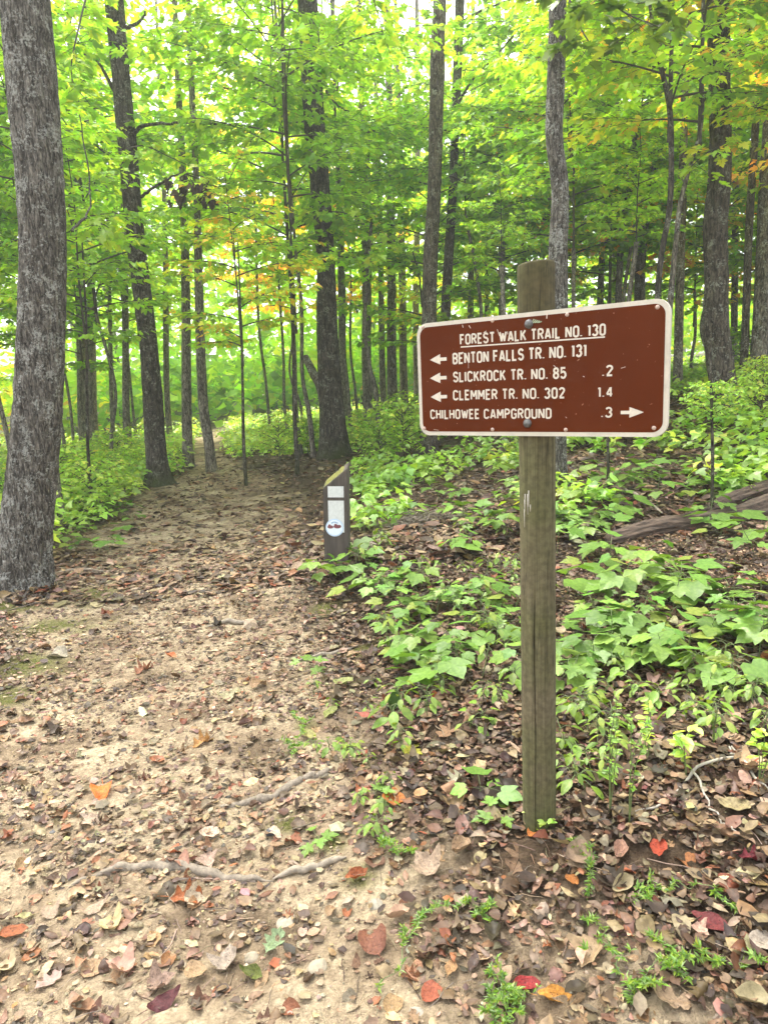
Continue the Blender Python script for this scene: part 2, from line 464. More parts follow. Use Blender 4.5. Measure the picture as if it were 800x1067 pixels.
# ------------------------------------------------------------------ ground sheet
def axis(lo, hi, step, far):
    a = list(np.arange(lo, hi, step)); s = step
    up, x = [], hi
    while x < far: up.append(x); s *= 1.13; x += s
    up.append(far)
    s = step; dn = []; x = lo - step
    while x > -far: dn.append(x); s *= 1.13; x -= s
    dn.append(-far)
    return np.array(dn[::-1] + a + up)
def moss_mask(x, y):
    m = 0
    for cx, cy, rx, ry in MOSS:
        m = np.maximum(m, np.clip(1.3 - np.hypot((x - cx) / rx, (y - cy) / ry) + .7 * fbm2(x * 7, y * 7, 3, 3), 0, 1))
    return m
MOSS = []
for px, py, rx, ry in [(95, 615, .26, .3), (12, 632, .3, .16), (60, 648, .3, .22), (30, 690, .25, .25), (10, 720, .16, .2), (345, 875, .06, .05), (375, 915, .07, .06), (340, 640, .12, .1), (380, 680, .1, .1), (318, 755, .05, .07), (300, 850, .05, .05)]:
    p = at_h(px, py, .06); MOSS.append((p[0], p[1], rx, ry))
gx, gy = axis(-3.2, 3.2, .026, 160), axis(.7, 6.5, .028, 170)
GX, GY = np.meshgrid(gx, gy)
GZ = gh(GX, GY)
nx, ny = len(gx), len(gy)
i, j = np.meshgrid(np.arange(ny - 1), np.arange(nx - 1), indexing='ij')
F = np.stack([i * nx + j, i * nx + j + 1, (i + 1) * nx + j + 1, (i + 1) * nx + j], -1).reshape(-1, 4)
pm = path_mask(GX, GY)
gc = np.stack([pm, moss_mask(GX, GY), np.clip((np.hypot(GX, GY) - 9) / 12, 0, .8) * (1 - pm)], -1).reshape(-1, 3)
g = obj('ground', mesh('ground', np.stack([GX, GY, GZ], -1).reshape(-1, 3), F, ground_mat(), gc))
tag(g, kind='structure')


# ------------------------------------------------------------------ haze: pale woodland air
m = bpy.data.materials.new('haze'); m.use_nodes = True; nt = m.node_tree; nt.nodes.clear()
o_ = nt.nodes.new('ShaderNodeOutputMaterial'); pv = nt.nodes.new('ShaderNodeVolumePrincipled')
pv.inputs['Color'].default_value = (.9, .93, .86, 1); pv.inputs['Density'].default_value = .004; pv.inputs['Anisotropy'].default_value = .3
nt.links.new(pv.outputs[0], o_.inputs['Volume'])
V = [(sx * 175, sy * 182, z) for z in (float(GZ.min()) - 1, 34) for sy in (-1, 1) for sx in (-1, 1)]
F = np.array([(0, 2, 3, 1), (4, 5, 7, 6), (0, 1, 5, 4), (2, 6, 7, 3), (0, 4, 6, 2), (1, 3, 7, 5)])
tag(obj('haze', mesh('haze', V, F, m, smooth=False)), kind='stuff')

# ------------------------------------------------------------------ leaf templates (base at 0, tip +Y, up +Z, length 1)
def fan_leaf(half, fold=.18, droop=.25, center=.32, curl=0.0, ripple=0.0, seed=0):
    half = np.array(half, float)
    L = half.copy(); L[:, 0] *= -1
    out = np.r_[half, L[::-1][1:-1]]
    V = np.r_[[(0, center)], out]
    x, y = V[:, 0], V[:, 1]
    z = fold * np.abs(x) - droop * y ** 2 + curl * x ** 2
    if ripple: z = z + ripple * vn2(x * 4 + seed, y * 4, seed + 40)
    V = np.c_[V, z]; n = len(out)
    k = np.arange(n)
    return V, [np.stack([np.zeros(n, int), 1 + k, 1 + (k + 1) % n], -1)]
MAPLE_H = [(0, .04), (.12, -.07), (.27, -.06), (.30, .06), (.24, .12), (.40, .20), (.54, .36), (.58, .50), (.45, .44), (.41, .53), (.30, .45), (.21, .47), (.29, .62), (.27, .72), (.18, .68), (.14, .82), (0, 1.0)]
STRIPED_H = [(0, .03), (.16, -.08), (.34, .0), (.40, .16), (.50, .34), (.55, .56), (.42, .52), (.33, .50), (.30, .60), (.22, .74), (.10, .86), (0, 1.02)]
OAK_H = [(0, 0), (.03, .06), (.10, .14), (.22, .18), (.26, .26), (.12, .32), (.12, .40), (.30, .50), (.34, .60), (.15, .62), (.14, .70), (.24, .80), (.20, .88), (.08, .90), (0, 1)]
ELL_H = [(0, 0), (.10, .08), (.20, .22), (.26, .40), (.25, .58), (.18, .76), (.08, .92), (0, 1)]
ROUND_H = [(0, 0), (.18, .03), (.34, .16), (.40, .36), (.36, .58), (.25, .78), (.1, .93), (0, 1)]
MID_H = [(0, 0), (.30, .08), (.50, .42), (.27, .45), (.22, .70), (0, 1)]
FAR_T = (np.array([(0, 0, 0), (.42, .42, .06), (0, 1, -.15), (-.42, .42, .06)]), [np.array([(0, 1, 2), (0, 2, 3)])])
MAPLE = [fan_leaf(MAPLE_H, .12, d, .34, ripple=.05, seed=s) for s, d in ((1, .1), (2, .28), (3, .2))]
STRIPED = [fan_leaf(STRIPED_H, .1, d, .34, ripple=.05, seed=s) for s, d in ((4, .12), (5, .3), (6, .2))]
MIDT = [fan_leaf(MID_H, .15, .2, .35), fan_leaf(MID_H, .1, .35, .35)]
ELLT = [fan_leaf(ELL_H, .25, .2, .4), fan_leaf(ELL_H, .15, .35, .45)]

def strip_leaf(half, nx_=5, curlx=.5, curly=.4, twist=.3, ripple=.06, seed=0):
    """leaf grid between outline and midrib, so that it can roll up like a dry leaf"""
    half = np.array(half, float)
    half = half[np.r_[True, np.diff(half[:, 1]) > -.05]]
    ys = np.linspace(0, 1, 15)
    hw = np.interp(ys, half[:, 1], half[:, 0])
    V = []
    for y, w in zip(ys, hw):
        for k in range(-nx_ // 2 + 1, nx_ // 2 + 1):
            x = w * k / (nx_ // 2)
            z = curlx * x * x * 2 + .12 * abs(x) + curly * (y - .45) ** 2 + twist * x * (y - .5) + ripple * float(vn2(x * 6 + seed * 3.1, y * 5, seed))
            V.append((x, y, z))
    V = np.array(V); c = 2 * (nx_ // 2) + 1
    i, j = np.meshgrid(np.arange(14), np.arange(c - 1), indexing='ij')
    F = [np.stack([i * c + j, i * c + j + 1, (i + 1) * c + j + 1, (i + 1) * c + j], -1).reshape(-1, 4)]
    # petiole
    P = np.array([(0, .02, .01), (0, -.12, .02), (.03, -.28, .05)])
    tv, tf = tube(P, [.012, .009, .009], 4, False)
    F.append(tf[0] + len(V))
    return np.r_[V, tv], F

rng = np.random.default_rng(7)
def jitter(c, n, s=.18, r=None):
    r = r or rng
    c = np.asarray(c, float)
    b = np.exp(r.normal(0, s, (n, 1)))
    h = 1 + r.normal(0, s * .35, (n, 3))
    return np.clip(c * b * h, .004, .9)
PAL = {'green': [((.10, .185, .022), .45), ((.15, .25, .028), .4), ((.22, .30, .03), .15)],
       'lime': [((.16, .27, .026), .48), ((.23, .34, .03), .42), ((.34, .37, .035), .1)],
       'gold': [((.24, .33, .03), .6), ((.4, .38, .04), .28), ((.5, .29, .05), .12)],
       'orange': [((.55, .25, .05), .35), ((.48, .36, .05), .35), ((.26, .32, .03), .3)],
       'under': [((.17, .27, .04), .45), ((.26, .35, .06), .42), ((.36, .38, .08), .13)],
           'bank': [((.13, .225, .035), .55), ((.2, .29, .045), .38), ((.3, .33, .06), .07)],
           'seed': [((.13, .24, .045), .5), ((.18, .3, .055), .38), ((.25, .32, .06), .12)]}
def pal_cols(name, n, r, s=.16):
    P = PAL[name]; k = r.choice(len(P), n, p=[w for _, w in P])
    return jitter(np.array([c for c, _ in P])[k], n, s, r)

# ------------------------------------------------------------------ crowns
def crown_meshes(seed, R, H, nl, pal, leaf=.12, tmpl=MIDT, step=.085, mat=None, flat=.35, droop=.22, rise=.25, trunk_r=.05, prof=None):
    """layered sprays of leaves on limbs round an axis; origin at the axis foot"""
    r = np.random.default_rng(seed)
    br = Geo(); pos, fw, upv, shade = [], [], [], []
    top = H * 1.0
    br.add(*tube([(0, 0, -.3), (0, 0, H * .35), (.05 * R, 0, H * .7), (0, .05 * R, H)], [trunk_r, trunk_r * .75, trunk_r * .45, .008], 5, False))
    for k in range(nl):
        t = (k + r.random() * .8) / nl
        z0 = top * t
        az = k * 2.39996 + r.normal(0, .25)
        pr = prof(t) if prof else .45 + .55 * math.sin(math.pi * min(1, t * .8 + .18))
        L = R * pr * r.uniform(.75, 1.15)
        d = np.array([math.cos(az), math.sin(az), 0])
        side = np.array([-d[1], d[0], 0])
        bend = r.normal(0, .12)
        s = np.linspace(0, 1, 9)
        zc = z0 + L * (rise * s * (1.3 + t * .5) - droop * s ** 2.2)
        P = d[None] * (L * s)[:, None] + side[None] * (L * bend * s ** 2)[:, None]
        P[:, 2] = zc
        br.add(*tube(P, np.linspace(.008 + .005 * L * (1 - t * .5), .003, 9), 4, False))
        nt = max(3, int(L / .24))
        for q in range(nt):
            sq = .22 + .78 * (q + r.random() * .7) / nt
            b = np.array([np.interp(sq, s, P[:, c]) for c in range(3)])
            for sg in (-1, 1):
                if r.random() < .12: continue
                ang = sg * r.uniform(.6, 1.1)
                td = d * math.cos(ang) + side * math.sin(ang)
                tl = L * (.18 + .42 * (1 - sq)) * r.uniform(.6, 1.2) + .12
                te = b + td * tl + np.array([0, 0, r.normal(-.02, .1) * tl])
                br.add(*tube([b, (b + te) / 2 + [0, 0, .03 * tl], te], [.005, .004, .002], 3, False))
                nn = max(2, int(tl / step))
                for w in range(nn):
                    f = (w + .6) / nn
                    p0 = b + (te - b) * f
                    for s2 in (-1, 1):
                        if r.random() < .1: continue
                        la = s2 * r.uniform(.5, 1.2)
                        ld = td * math.cos(la) + np.cross([0, 0, 1.0], td) * math.sin(la)
                        pos.append(p0 + r.normal(0, .02, 3)); fw.append(ld + [0, 0, r.normal(-.18, .25)])
                        upv.append([0, 0, 1] + r.normal(0, flat, 3))
                pos.append(te); fw.append(td + [0, 0, -.2]); upv.append([0, 0, 1] + r.normal(0, flat, 3))
    pos, fw, upv = np.array(pos), np.array(fw), np.array(upv)
    M = rot_frames(fw, upv)
    n = len(pos); sz = leaf * r.uniform(.65, 1.25, n)
    # colour drifts from spray to spray, as it does through an autumn crown
    drift = fbm2(pos[:, 0] * .8 + seed, pos[:, 1] * .8 + pos[:, 2] * .7, 2, seed % 97)
    cols = pal_cols(pal, n, r)
    if pal in ('gold', 'orange', 'lime'):
        m = (drift < -.12); cols[m] = pal_cols('green' if pal == 'lime' else 'lime', int(m.sum()), r)
    G = Geo(); which = r.integers(0, len(tmpl), n)
    for k, t in enumerate(tmpl):
        m = which == k
        if not m.any(): continue
        V, F = place(t, pos[m], M[m], sz[m])
        G.add(V, F, np.repeat(cols[m], len(t[0]), 0))
    return G.mesh('crown', mat or LEAF_FAR, False), br.mesh('limbs', TWIG), n

CROWN = {}
def crown(key):
    if key not in CROWN:
        pal, v, size = key
        sd = 100 + 17 * v + 7 * len(CROWN)
        if size == 'small': CROWN[key] = crown_meshes(sd, 1.5, 3.2, 18, pal, .125, step=.085, trunk_r=.022)
        elif size == 'mid': CROWN[key] = crown_meshes(sd, 2.4, 5.0, 26, pal, .135, step=.105, trunk_r=.032)
        elif size == 'tall': CROWN[key] = crown_meshes(sd, 3.0, 6.5, 15, pal, .16, tmpl=[FAR_T], step=.2, rise=.5)
        elif size == 'shrub': CROWN[key] = crown_meshes(sd, .6, .8, 20, pal, .085, step=.06, rise=.5, trunk_r=.012)
    return CROWN[key]

# ------------------------------------------------------------------ trees
def trunk_mesh(P, R, mat, seg=24, step=.12, amp=.03, flare=.35, seed=0, freq=1.0):
    """P top..bottom reversed to bottom..top world points, relative to P[0]"""
    P = np.asarray(P, float); R = np.asarray(R, float)
    L = np.r_[0, np.cumsum(np.linalg.norm(np.diff(P, axis=0), axis=1))]
    m = max(8, int(L[-1] / step))
    S = spline(np.c_[P, R], m * 4)
    l = np.r_[0, np.cumsum(np.linalg.norm(np.diff(S[:, :3], axis=0), axis=1))]
    t = np.linspace(0, l[-1], m)
    S = np.stack([np.interp(t, l, S[:, c]) for c in range(4)], -1)
    th = np.arange(seg) * 2 * math.pi / seg
    ct, st = np.cos(th)[None], np.sin(th)[None]
    hgt = (S[:, 2] - S[0, 2])[:, None]
    r0 = S[:, 3][:, None]
    fl = np.exp(-np.maximum(hgt - .08, 0) / .22) * flare
    lobes = 1 + fl * (1 + .8 * vn3(ct * 1.6, st * 1.6, 0 * hgt + seed, seed))
    rr = r0 * lobes
    rb = np.maximum(r0, .02)
    f = freq * 14
    furrow = 1 - 2 * np.abs(vn3(ct * rb * f * 2.2, st * rb * f * 2.2, hgt * f * .33 + seed, seed + 3))
    fine = vn3(ct * rb * f * 5, st * rb * f * 5, hgt * f * 1.2, seed + 5)
    big = vn3(ct * .9, st * .9, hgt * 1.3 + seed, seed + 7)
    rr = rr * (1 + amp * furrow + amp * .5 * fine + .05 * big)
    V = np.stack([S[:, 0][:, None] + rr * ct, S[:, 1][:, None] + rr * st, np.broadcast_to(S[:, 2][:, None], rr.shape)], -1).reshape(-1, 3)
    i, j = np.meshgrid(np.arange(m - 1), np.arange(seg), indexing='ij'); j2 = (j + 1) % seg
    F = np.stack([i * seg + j, i * seg + j2, (i + 1) * seg + j2, (i + 1) * seg + j], -1).reshape(-1, 4)
    V = V - P[0]
    return mesh('trunk', V, F, mat)

TL = []
def tree_px(pts, Y, bark, label, height=11, name='tree', cat='tree', crown_key=None, crown_base=None, crown_scale=1.0, seg=20, step=.15,
            amp=.035, flare=.3, seed=0, freq=1.0, branches=(), group=None, top_r=.45, lean=None, wmul=1.0):
    """pts: (px, py, width px) from top to bottom along the trunk's middle line, all at depth Y"""
    P, R = [], []
    for px, py, w in pts[::-1]:
        p = at(px, py, Y); P.append(p); R.append(w * wmul * .5 * ((p - CAMPOS) @ _f) / FPX)
    P, R = np.array(P), np.array(R)
    gz = gh(P[0, 0], P[0, 1])
    if P[0, 2] - gz > .25:                                   # foot hidden: carry it straight down
        d = P[0] - P[1]; d = d / max(1e-6, abs(d[2])); foot = P[0] + np.array([d[0] * .3, 0, -1]) * (P[0, 2] - gz + .08)
        P = np.r_[[foot], P]; R = np.r_[R[0] * 1.08, R]
    else:
        P[0, 2] = gz - .08
    if P[-1, 2] < height:
        d = P[-1] - P[-2]; d = d / max(1e-6, d[2]); zz = np.linspace(P[-1, 2], height, 5)[1:]
        ext = [P[-1] + np.array([d[0], d[1], 1]) * (z - P[-1, 2]) * np.array([.6, .6, 1]) for z in zz]
        P = np.r_[P, ext]; R = np.r_[R, np.linspace(R[-1], R[-1] * top_r, 5)[1:]]
    base = P[0] + np.array([0, 0, .08])
    t = thing(name, label, cat, base, group=group)
    obj('trunk', trunk_mesh(P, R, BARKS[bark], seg, step, amp, flare, seed, freq), t, (0, 0, -.08))
    for bp in branches:
        W = np.array([at(x, y, Y + dy) for x, y, dy, _ in bp]); rr = np.array([w * .5 * Y / FPX for *_, w in bp])
        S = spline(np.c_[W, rr], 6 * len(bp))
        S[:, :3] += rng.normal(0, .006, S[:, :3].shape)
        V, F = tube(S[:, :3] - base, S[:, 3], 6)
        obj('branch', mesh('branch', V, F, BARK_DARK if bark != 'pale' else BARK_PALE), t)
    if crown_key:
        cm, bm, _ = crown(crown_key)
        z = crown_base if crown_base is not None else height - 2
        cx = np.array([np.interp(z, P[:, 2], P[:, c]) for c in (0, 1)])
        turn = rng.uniform(0, 6.28)
        for nm, me in (('crown', cm), ('limbs', bm)):
            o = obj(nm, me, t, (cx[0] - base[0], cx[1] - base[1], z - base[2]), (0, 0, turn))
            o.scale = (crown_scale,) * 3
    TL.append(t)
    return t

HERO = dict(seg=110, step=.018, amp=.06)
T = {}
tree_px([(26, 0, 53), (35, 100, 54), (45, 250, 51), (41, 395, 51), (33, 500, 55), (24, 570, 60), (18, 612, 66)], 5.5, 'grey',
        'thick grey lichen-spotted trunk at the edge of the trail, nearest of all the trees', 10, crown_key=('green', 0, 'tall'), crown_base=8.5, flare=.25, seed=1, **HERO,
        wmul=.88, branches=[[(75, 240, -.1, 3), (95, 210, .3, 2), (84, 120, .6, 1.2)]])
tree_px([(119, 0, 22), (128, 101, 21), (133, 152, 21), (140, 236, 21), (147, 294, 21), (155, 361, 21), (160, 429, 23), (164, 485, 23), (166, 508, 27)], 11.1, 'dark',
        'dark slim trunk leaning over the far bend of the trail with a forked dead branch', 11, crown_key=('lime', 1, 'tall'), crown_base=9, seed=2, seg=64, step=.045, amp=.06, flare=.45,
        wmul=.86, branches=[[(138, 142, 0, 5), (150, 131, -.2, 3.4), (185, 128, -.6, 2.4), (226, 128, -.9, 2)],
                  [(120, 96, 0, 4), (105, 68, .1, 2.6), (92, 58, .3, 1.6), (62, 48, .4, .8)], [(130, 30, 0, 4), (146, 22, -.1, 2.6), (153, 12, -.2, 1.8)],
                  [(147, 205, 0, 3.4), (165, 193, -.3, 2.4), (190, 181, -.6, 1.5), (214, 190, -.7, .8)],
                  [(128, 170, 0, 3), (110, 160, .3, 2), (75, 128, .6, 1)]])
tree_px([(320, 0, 23), (328, 135, 24), (333, 189, 23.5), (339, 270, 20.5), (341, 346, 25), (344, 404, 27), (347, 447, 31), (350, 477, 36)], 12.7, 'dark',
        'straight dark furrowed trunk with a mossy foot above the marker post', 13,  seed=3, seg=72, step=.045, amp=.06, flare=.2,
        wmul=.87, branches=[[(340, 95, 0, 3), (352, 110, -.3, 1.6), (364, 116, -.5, .9)]])
tree_px([(458, 0, 13), (456, 44, 14.5), (454, 135, 14.5), (452, 202, 14), (448, 270, 15), (447, 335, 15.5), (446, 440, 17)], 11.5, 'brown',
        'grey-brown knobbly trunk rising just behind the left end of the sign', 13,  seed=4, seg=40, step=.06, amp=.06)
tree_px([(479, 0, 9.5), (476, 84, 9), (472, 189, 8.5), (467, 270, 10), (464, 330, 10), (462, 430, 11)], 14, 'dark',
        'slender dark trunk next to the knobbly one, with upswept bare branches', 12,  seed=5, seg=28, step=.1,
        branches=[[(478, 106, 0, 3), (492, 84, -.3, 2.2), (520, 55, -.6, 1.6), (543, 26, -.8, 1)], [(483, 22, 0, 3), (500, 12, -.3, 2), (538, -3, -.6, 1.4)],
                  [(440, 320, 0, 3), (436, 285, .2, 2), (430, 262, .3, 1.4)]])
tree_px([(581, 0, 17), (579, 84, 18), (577, 142, 17.5), (583, 196, 18), (581, 253, 19), (581, 330, 19), (579, 440, 19), (578, 513, 22)], 6.4, 'grey',
        'crooked light grey trunk standing right behind the sign post', 10,  seed=6, seg=48, step=.035, amp=.05)
tree_px([(748, 0, 22.5), (749, 84, 23), (750, 135, 23), (749, 186, 24), (745, 236, 26), (746, 290, 25), (745, 335, 27), (750, 380, 27), (755, 416, 25), (757, 430, 30)], 9.3, 'brown',
        'stout rough-barked trunk on the bank beyond the right end of the sign', 12,  seed=7, seg=64, step=.04, amp=.06,
        wmul=.9, branches=[[(760, 52, 0, 3), (775, 36, -.2, 2), (800, 12, -.4, 1.3)], [(738, 330, -.1, 2), (748, 345, -.2, 1.5), (757, 360, -.25, 1)]])
BGT = [([(800, 190, 20), (797, 250, 20), (793, 350, 22)], 12, 'pale', 'pale grey trunk cut by the right edge of the view', .0),
       ([(792, 40, 8), (786, 140, 8.5), (780, 236, 9), (776, 345, 9)], 12, 'brown', 'thin brown trunk leaning between the rough-barked trunk and the pale one', 0),
       ([(676, 0, 4), (686, 60, 5.5), (697, 110, 6.5), (699, 169, 6.5), (697, 219, 7), (689, 263, 7), (684, 320, 7)], 8.2, 'dark', 'dark slender stem that bows out above the right end of the sign', 0),
       ([(731, 45, 3), (731, 125, 4), (720, 168, 5), (709, 209, 6), (704, 250, 6), (697, 330, 7)], 8.6, 'pale', 'thin light stem with an elbow, slanting across to the rough-barked trunk', 0),
       ([(690, 100, 9), (683, 162, 10), (674, 209, 12), (667, 266, 13), (666, 310, 13)], 16, 'pale', 'light brown trunk leaning right above the middle of the sign', 0),
       ([(664, 90, 7), (661, 148, 8), (656, 196, 8), (648, 240, 8), (644, 310, 8)], 15, 'dark', 'dark trunk half hidden by orange leaves above the sign', 0),
       ([(630, 150, 7), (628, 236, 7.5), (625, 316, 8)], 18, 'brown', 'far brown trunk between the post top and the orange leaves', 0),
       ([(712, 140, 9), (709, 250, 10), (706, 383, 11)], 13, 'pale', 'straight pale trunk seen right past the top corner of the sign', 0),
       ([(520, 100, 7), (522, 200, 8), (523, 324, 8.5)], 16, 'dark', 'dark straight trunk just left of the post top', 0),
       ([(493, 90, 6), (492, 200, 7), (490, 325, 7.5)], 19, 'brown', 'faint brown trunk above the words on the sign', 0),
       ([(546, 60, 5), (545, 150, 6), (545, 275, 7)], 18, 'brown', 'slim trunk rising straight behind the top of the post', 0),
       ([(354, 220, 8), (356, 300, 9), (357, 389, 9)], 18, 'brown', 'greyish trunk peeping out behind the mossy-footed trunk', 0),
       ([(380, 200, 9), (382, 300, 11), (382, 378, 11.5)], 17, 'brown', 'upright brown trunk standing clear between the mossy-footed trunk and the sign', 0),
       ([(395, 200, 6), (397, 300, 7), (398, 378, 7.5)], 20, 'dark', 'thin dark trunk left of the pale far trunk', 0),
       ([(406, 130, 9), (407, 190, 10), (408, 300, 11), (408, 378, 12)], 19, 'pale', 'pale far trunk glowing through the leaves left of the sign', 0),
       ([(416, 150, 8), (419, 300, 9), (420, 378, 9.5)], 21, 'far', 'brown far trunk squeezed between the pale one and the sign edge', 0),
       ([(303, 240, 3), (304, 300, 4.5), (306, 370, 4.5), (307, 432, 5)], 11, 'dark', 'wiry black sapling stem left of the mossy-footed trunk', 0),
       ([(308, 260, 4), (314, 320, 4.5), (315, 390, 5), (322, 430, 6)], 13, 'brown', 'bent grey sapling stem touching the mossy-footed trunk', 0),
       ([(192, 220, 9), (194, 330, 11), (195, 449, 12.5)], 14, 'brown', 'broad brown trunk left of a leaning pair behind the dark slim trunk', 0),
       ([(205, 200, 8), (208, 330, 11), (212, 420, 12), (218, 462, 12)], 13, 'brown', 'second trunk of the pair, leaning away beside the trail end', 0),
       ([(82, 200, 9), (84, 300, 10), (86, 430, 11)], 20, 'far', 'hazy brown trunk close beside the lichen-spotted trunk', 0),
       ([(94, 200, 9), (95, 300, 10), (97, 430, 10.5)], 21, 'far', 'hazy brown trunk doubled up with its twin by the lichen-spotted trunk', 0),
       ([(113, 240, 4), (115, 340, 5), (117, 432, 5)], 19, 'far', 'very thin far trunk just left of the dark slim trunk', 0),
       ([(130, 240, 7), (131, 340, 8), (132, 432, 9)], 17, 'dark', 'dark far trunk half behind the dark slim trunk', 0),
       ([(172, 220, 6), (173, 320, 7), (174, 408, 7)], 20, 'far', 'brown far trunk close right of the dark slim trunk', 0),
       ([(640, 200, 6), (640, 310, 7)], 21, 'far', 'far thin trunk behind the sign, between two orange sprays', 0),
       ([(435, 180, 7), (434, 260, 8), (433, 330, 8)], 22, 'far', 'far trunk just left of the knobbly trunk', 0),
       ([(507, 180, 5), (507, 320, 6)], 21, 'far', 'thinnest far trunk above the sign, left of the dark straight one', 0),
       ([(766, 200, 7), (765, 300, 8), (764, 360, 8)], 17, 'far', 'far trunk just right of the rough-barked trunk', 0)]
pals = ['green', 'lime', 'lime', 'gold', 'green', 'lime']
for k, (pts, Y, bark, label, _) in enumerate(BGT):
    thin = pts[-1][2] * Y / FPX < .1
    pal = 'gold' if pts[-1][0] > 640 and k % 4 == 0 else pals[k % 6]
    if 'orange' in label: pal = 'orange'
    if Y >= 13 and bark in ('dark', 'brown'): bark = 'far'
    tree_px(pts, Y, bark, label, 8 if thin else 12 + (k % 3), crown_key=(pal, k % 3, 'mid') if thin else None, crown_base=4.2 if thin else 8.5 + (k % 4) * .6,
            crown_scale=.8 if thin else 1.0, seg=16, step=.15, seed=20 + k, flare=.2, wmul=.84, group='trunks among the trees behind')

# saplings with low leaf sprays
for k, (px, y0, y1, Y, pal, lab) in enumerate([(252, 352, 462, 10.5, 'gold', 'thin sapling with golden leaves near the end of the trail'),
                                               (90, 330, 470, 9, 'lime', 'sapling with drooping leaves between the two trunks left of the trail'),
                                               (740, 395, 480, 5.2, 'bank', 'bare-stemmed sapling below the right end of the sign'),
                                               (632, 440, 500, 6.2, 'under', 'short dark-stemmed sapling below the middle of the sign')]):
    small = k >= 2
    tree_px([(px, y0, 2.5), (px + 1, (y0 + y1) / 2, 3), (px + 2, y1, 3.5)], Y, 'dark', lab, 1.7 if small else 3.6, name='sapling', cat='sapling',
            crown_key=(pal, k % 3, 'shrub' if small else 'small'), crown_base=1.15 if small else 2.1, crown_scale=.3 if small else .75, seg=8, step=.1, seed=70 + k, flare=.1, group='saplings')

# understory maples that fill the wood between the trunks
slots = []
r = np.random.default_rng(21)
tries = 0
while len(slots) < 74 and tries < 9000:
    tries += 1
    Y = 9.0 + 12 * r.random()
    x = r.uniform(-.62, .62) * (Y + 3)
    if abs(x - trail_x(Y)) < 1.7: continue
    if Y < 12 and -3 < x < 2.5: continue
    if Y < 13.5 and any(abs(400 + FPX * x / Y - q) < FPX * 1.7 / Y for q in (140, 335, 455, 750)): continue
    if len(slots) == 0: slots += [((px - 400) / FPX * Y, Y) for px, Y in ((305, 17.5), (400, 13.6), (528, 10.5), (662, 9.8), (60, 8.6), (815, 8.5))]
    if x > .1 * Y and r.random() < .62: continue
    if any((x - a) ** 2 + (Y - b) ** 2 < (1.2 + .025 * Y) ** 2 for a, b, *_ in slots): continue
    slots.append((x, Y))
TRUNK_T = {}
for k, (x, Y) in enumerate(slots):
    sx = x / Y
    u = r.random()
    pal = 'green' if u < .12 else 'lime' if u < .88 else 'gold' if u < .97 else 'orange'
    if sx > .25 and u > .5: pal = ['gold', 'lime', 'lime', 'orange', 'lime'][k % 5]
    size = 'mid' if r.random() < .75 and k > 5 else 'small'
    v = k % 3
    hb = r.uniform(3.0, 4.6) if Y < 15 else r.uniform(1.7, 6.0)
    sc_ = r.uniform(.85, 1.2) if k > 5 else (.8, .6, .4, .5, .7, .7)[k]
    if k < 6: pal = ('lime', 'lime', 'lime', 'lime', 'lime', 'gold')[k]
    z = gh(x, Y)
    t = thing('young_tree', {'green': 'deep green young tree with layered leafy sprays among the far trunks', 'lime': 'yellow-green young maple filling the space between the far trunks',
                             'gold': 'young maple turning gold among the far trunks', 'orange': 'young maple turning orange among the far trunks'}[pal], 'tree',
              (x, Y, z), (0, 0, r.uniform(0, 6.28)), {'green': 'green young trees', 'lime': 'yellow-green young maples', 'gold': 'golden young maples', 'orange': 'orange young maples'}[pal])
    kk = k % 5
    if kk not in TRUNK_T:
        rr = np.random.default_rng(300 + kk)
        P = np.array([(0, 0, -.1), (rr.normal(0, .06), rr.normal(0, .06), 1.3), (rr.normal(0, .12), rr.normal(0, .12), 2.8), (0, 0, 5)])
        TRUNK_T[kk] = trunk_mesh(P, [.045, .038, .033, .03], BARK_FAR, 10, .2, .03, .25, 300 + kk)
    tr = obj('trunk', TRUNK_T[kk], t, (0, 0, -.1)); tr.scale = (1, 1, (hb - z + .1) / 5.1 if hb - z > 1 else .4)
    cm, bm, _ = crown((pal, v, size))
    for nm, me in (('crown', cm), ('limbs', bm)):
        o = obj(nm, me, t, (0, 0, max(1.5, hb - z))); o.scale = (sc_,) * 3

# shrubs
r = np.random.default_rng(5)
SHR = [(290, 452, 13.5), (320, 455, 14), (380, 430, 15), (405, 425, 14), (425, 415, 15), (395, 452, 11), (420, 445, 11.5), (60, 500, 9.5), (95, 505, 9), (115, 480, 11), (75, 460, 13), (130, 465, 12.5),
       (120, 455, 14), (780, 400, 13), (795, 440, 9.5), (610, 470, 9), (650, 470, 8.5), (5, 520, 9), (790, 470, 7.5)]
for k, (px, py, Y) in enumerate(SHR):
    p = at(px, py, Y); pal = ['under', 'lime', 'under', 'under'][k % 4] if px < 700 else ['under', 'lime'][k % 2]
    t = thing('shrub', 'leafy bright green shrub in the undergrowth below the trunks' if pal != 'gold' else 'leafy shrub turning yellow in the undergrowth below the trunks', 'shrub',
              (p[0], Y, gh(p[0], Y)), (0, 0, r.uniform(0, 6.28)), 'green undergrowth shrubs' if pal != 'gold' else 'yellowing undergrowth shrubs')
    cm, bm, _ = crown((pal, k % 3, 'shrub'))
    s = r.uniform(.5, .85)
    for nm, me in (('foliage', cm), ('stem', bm)):
        o = obj(nm, me, t, (0, 0, .12)); o.scale = (s, s, s)

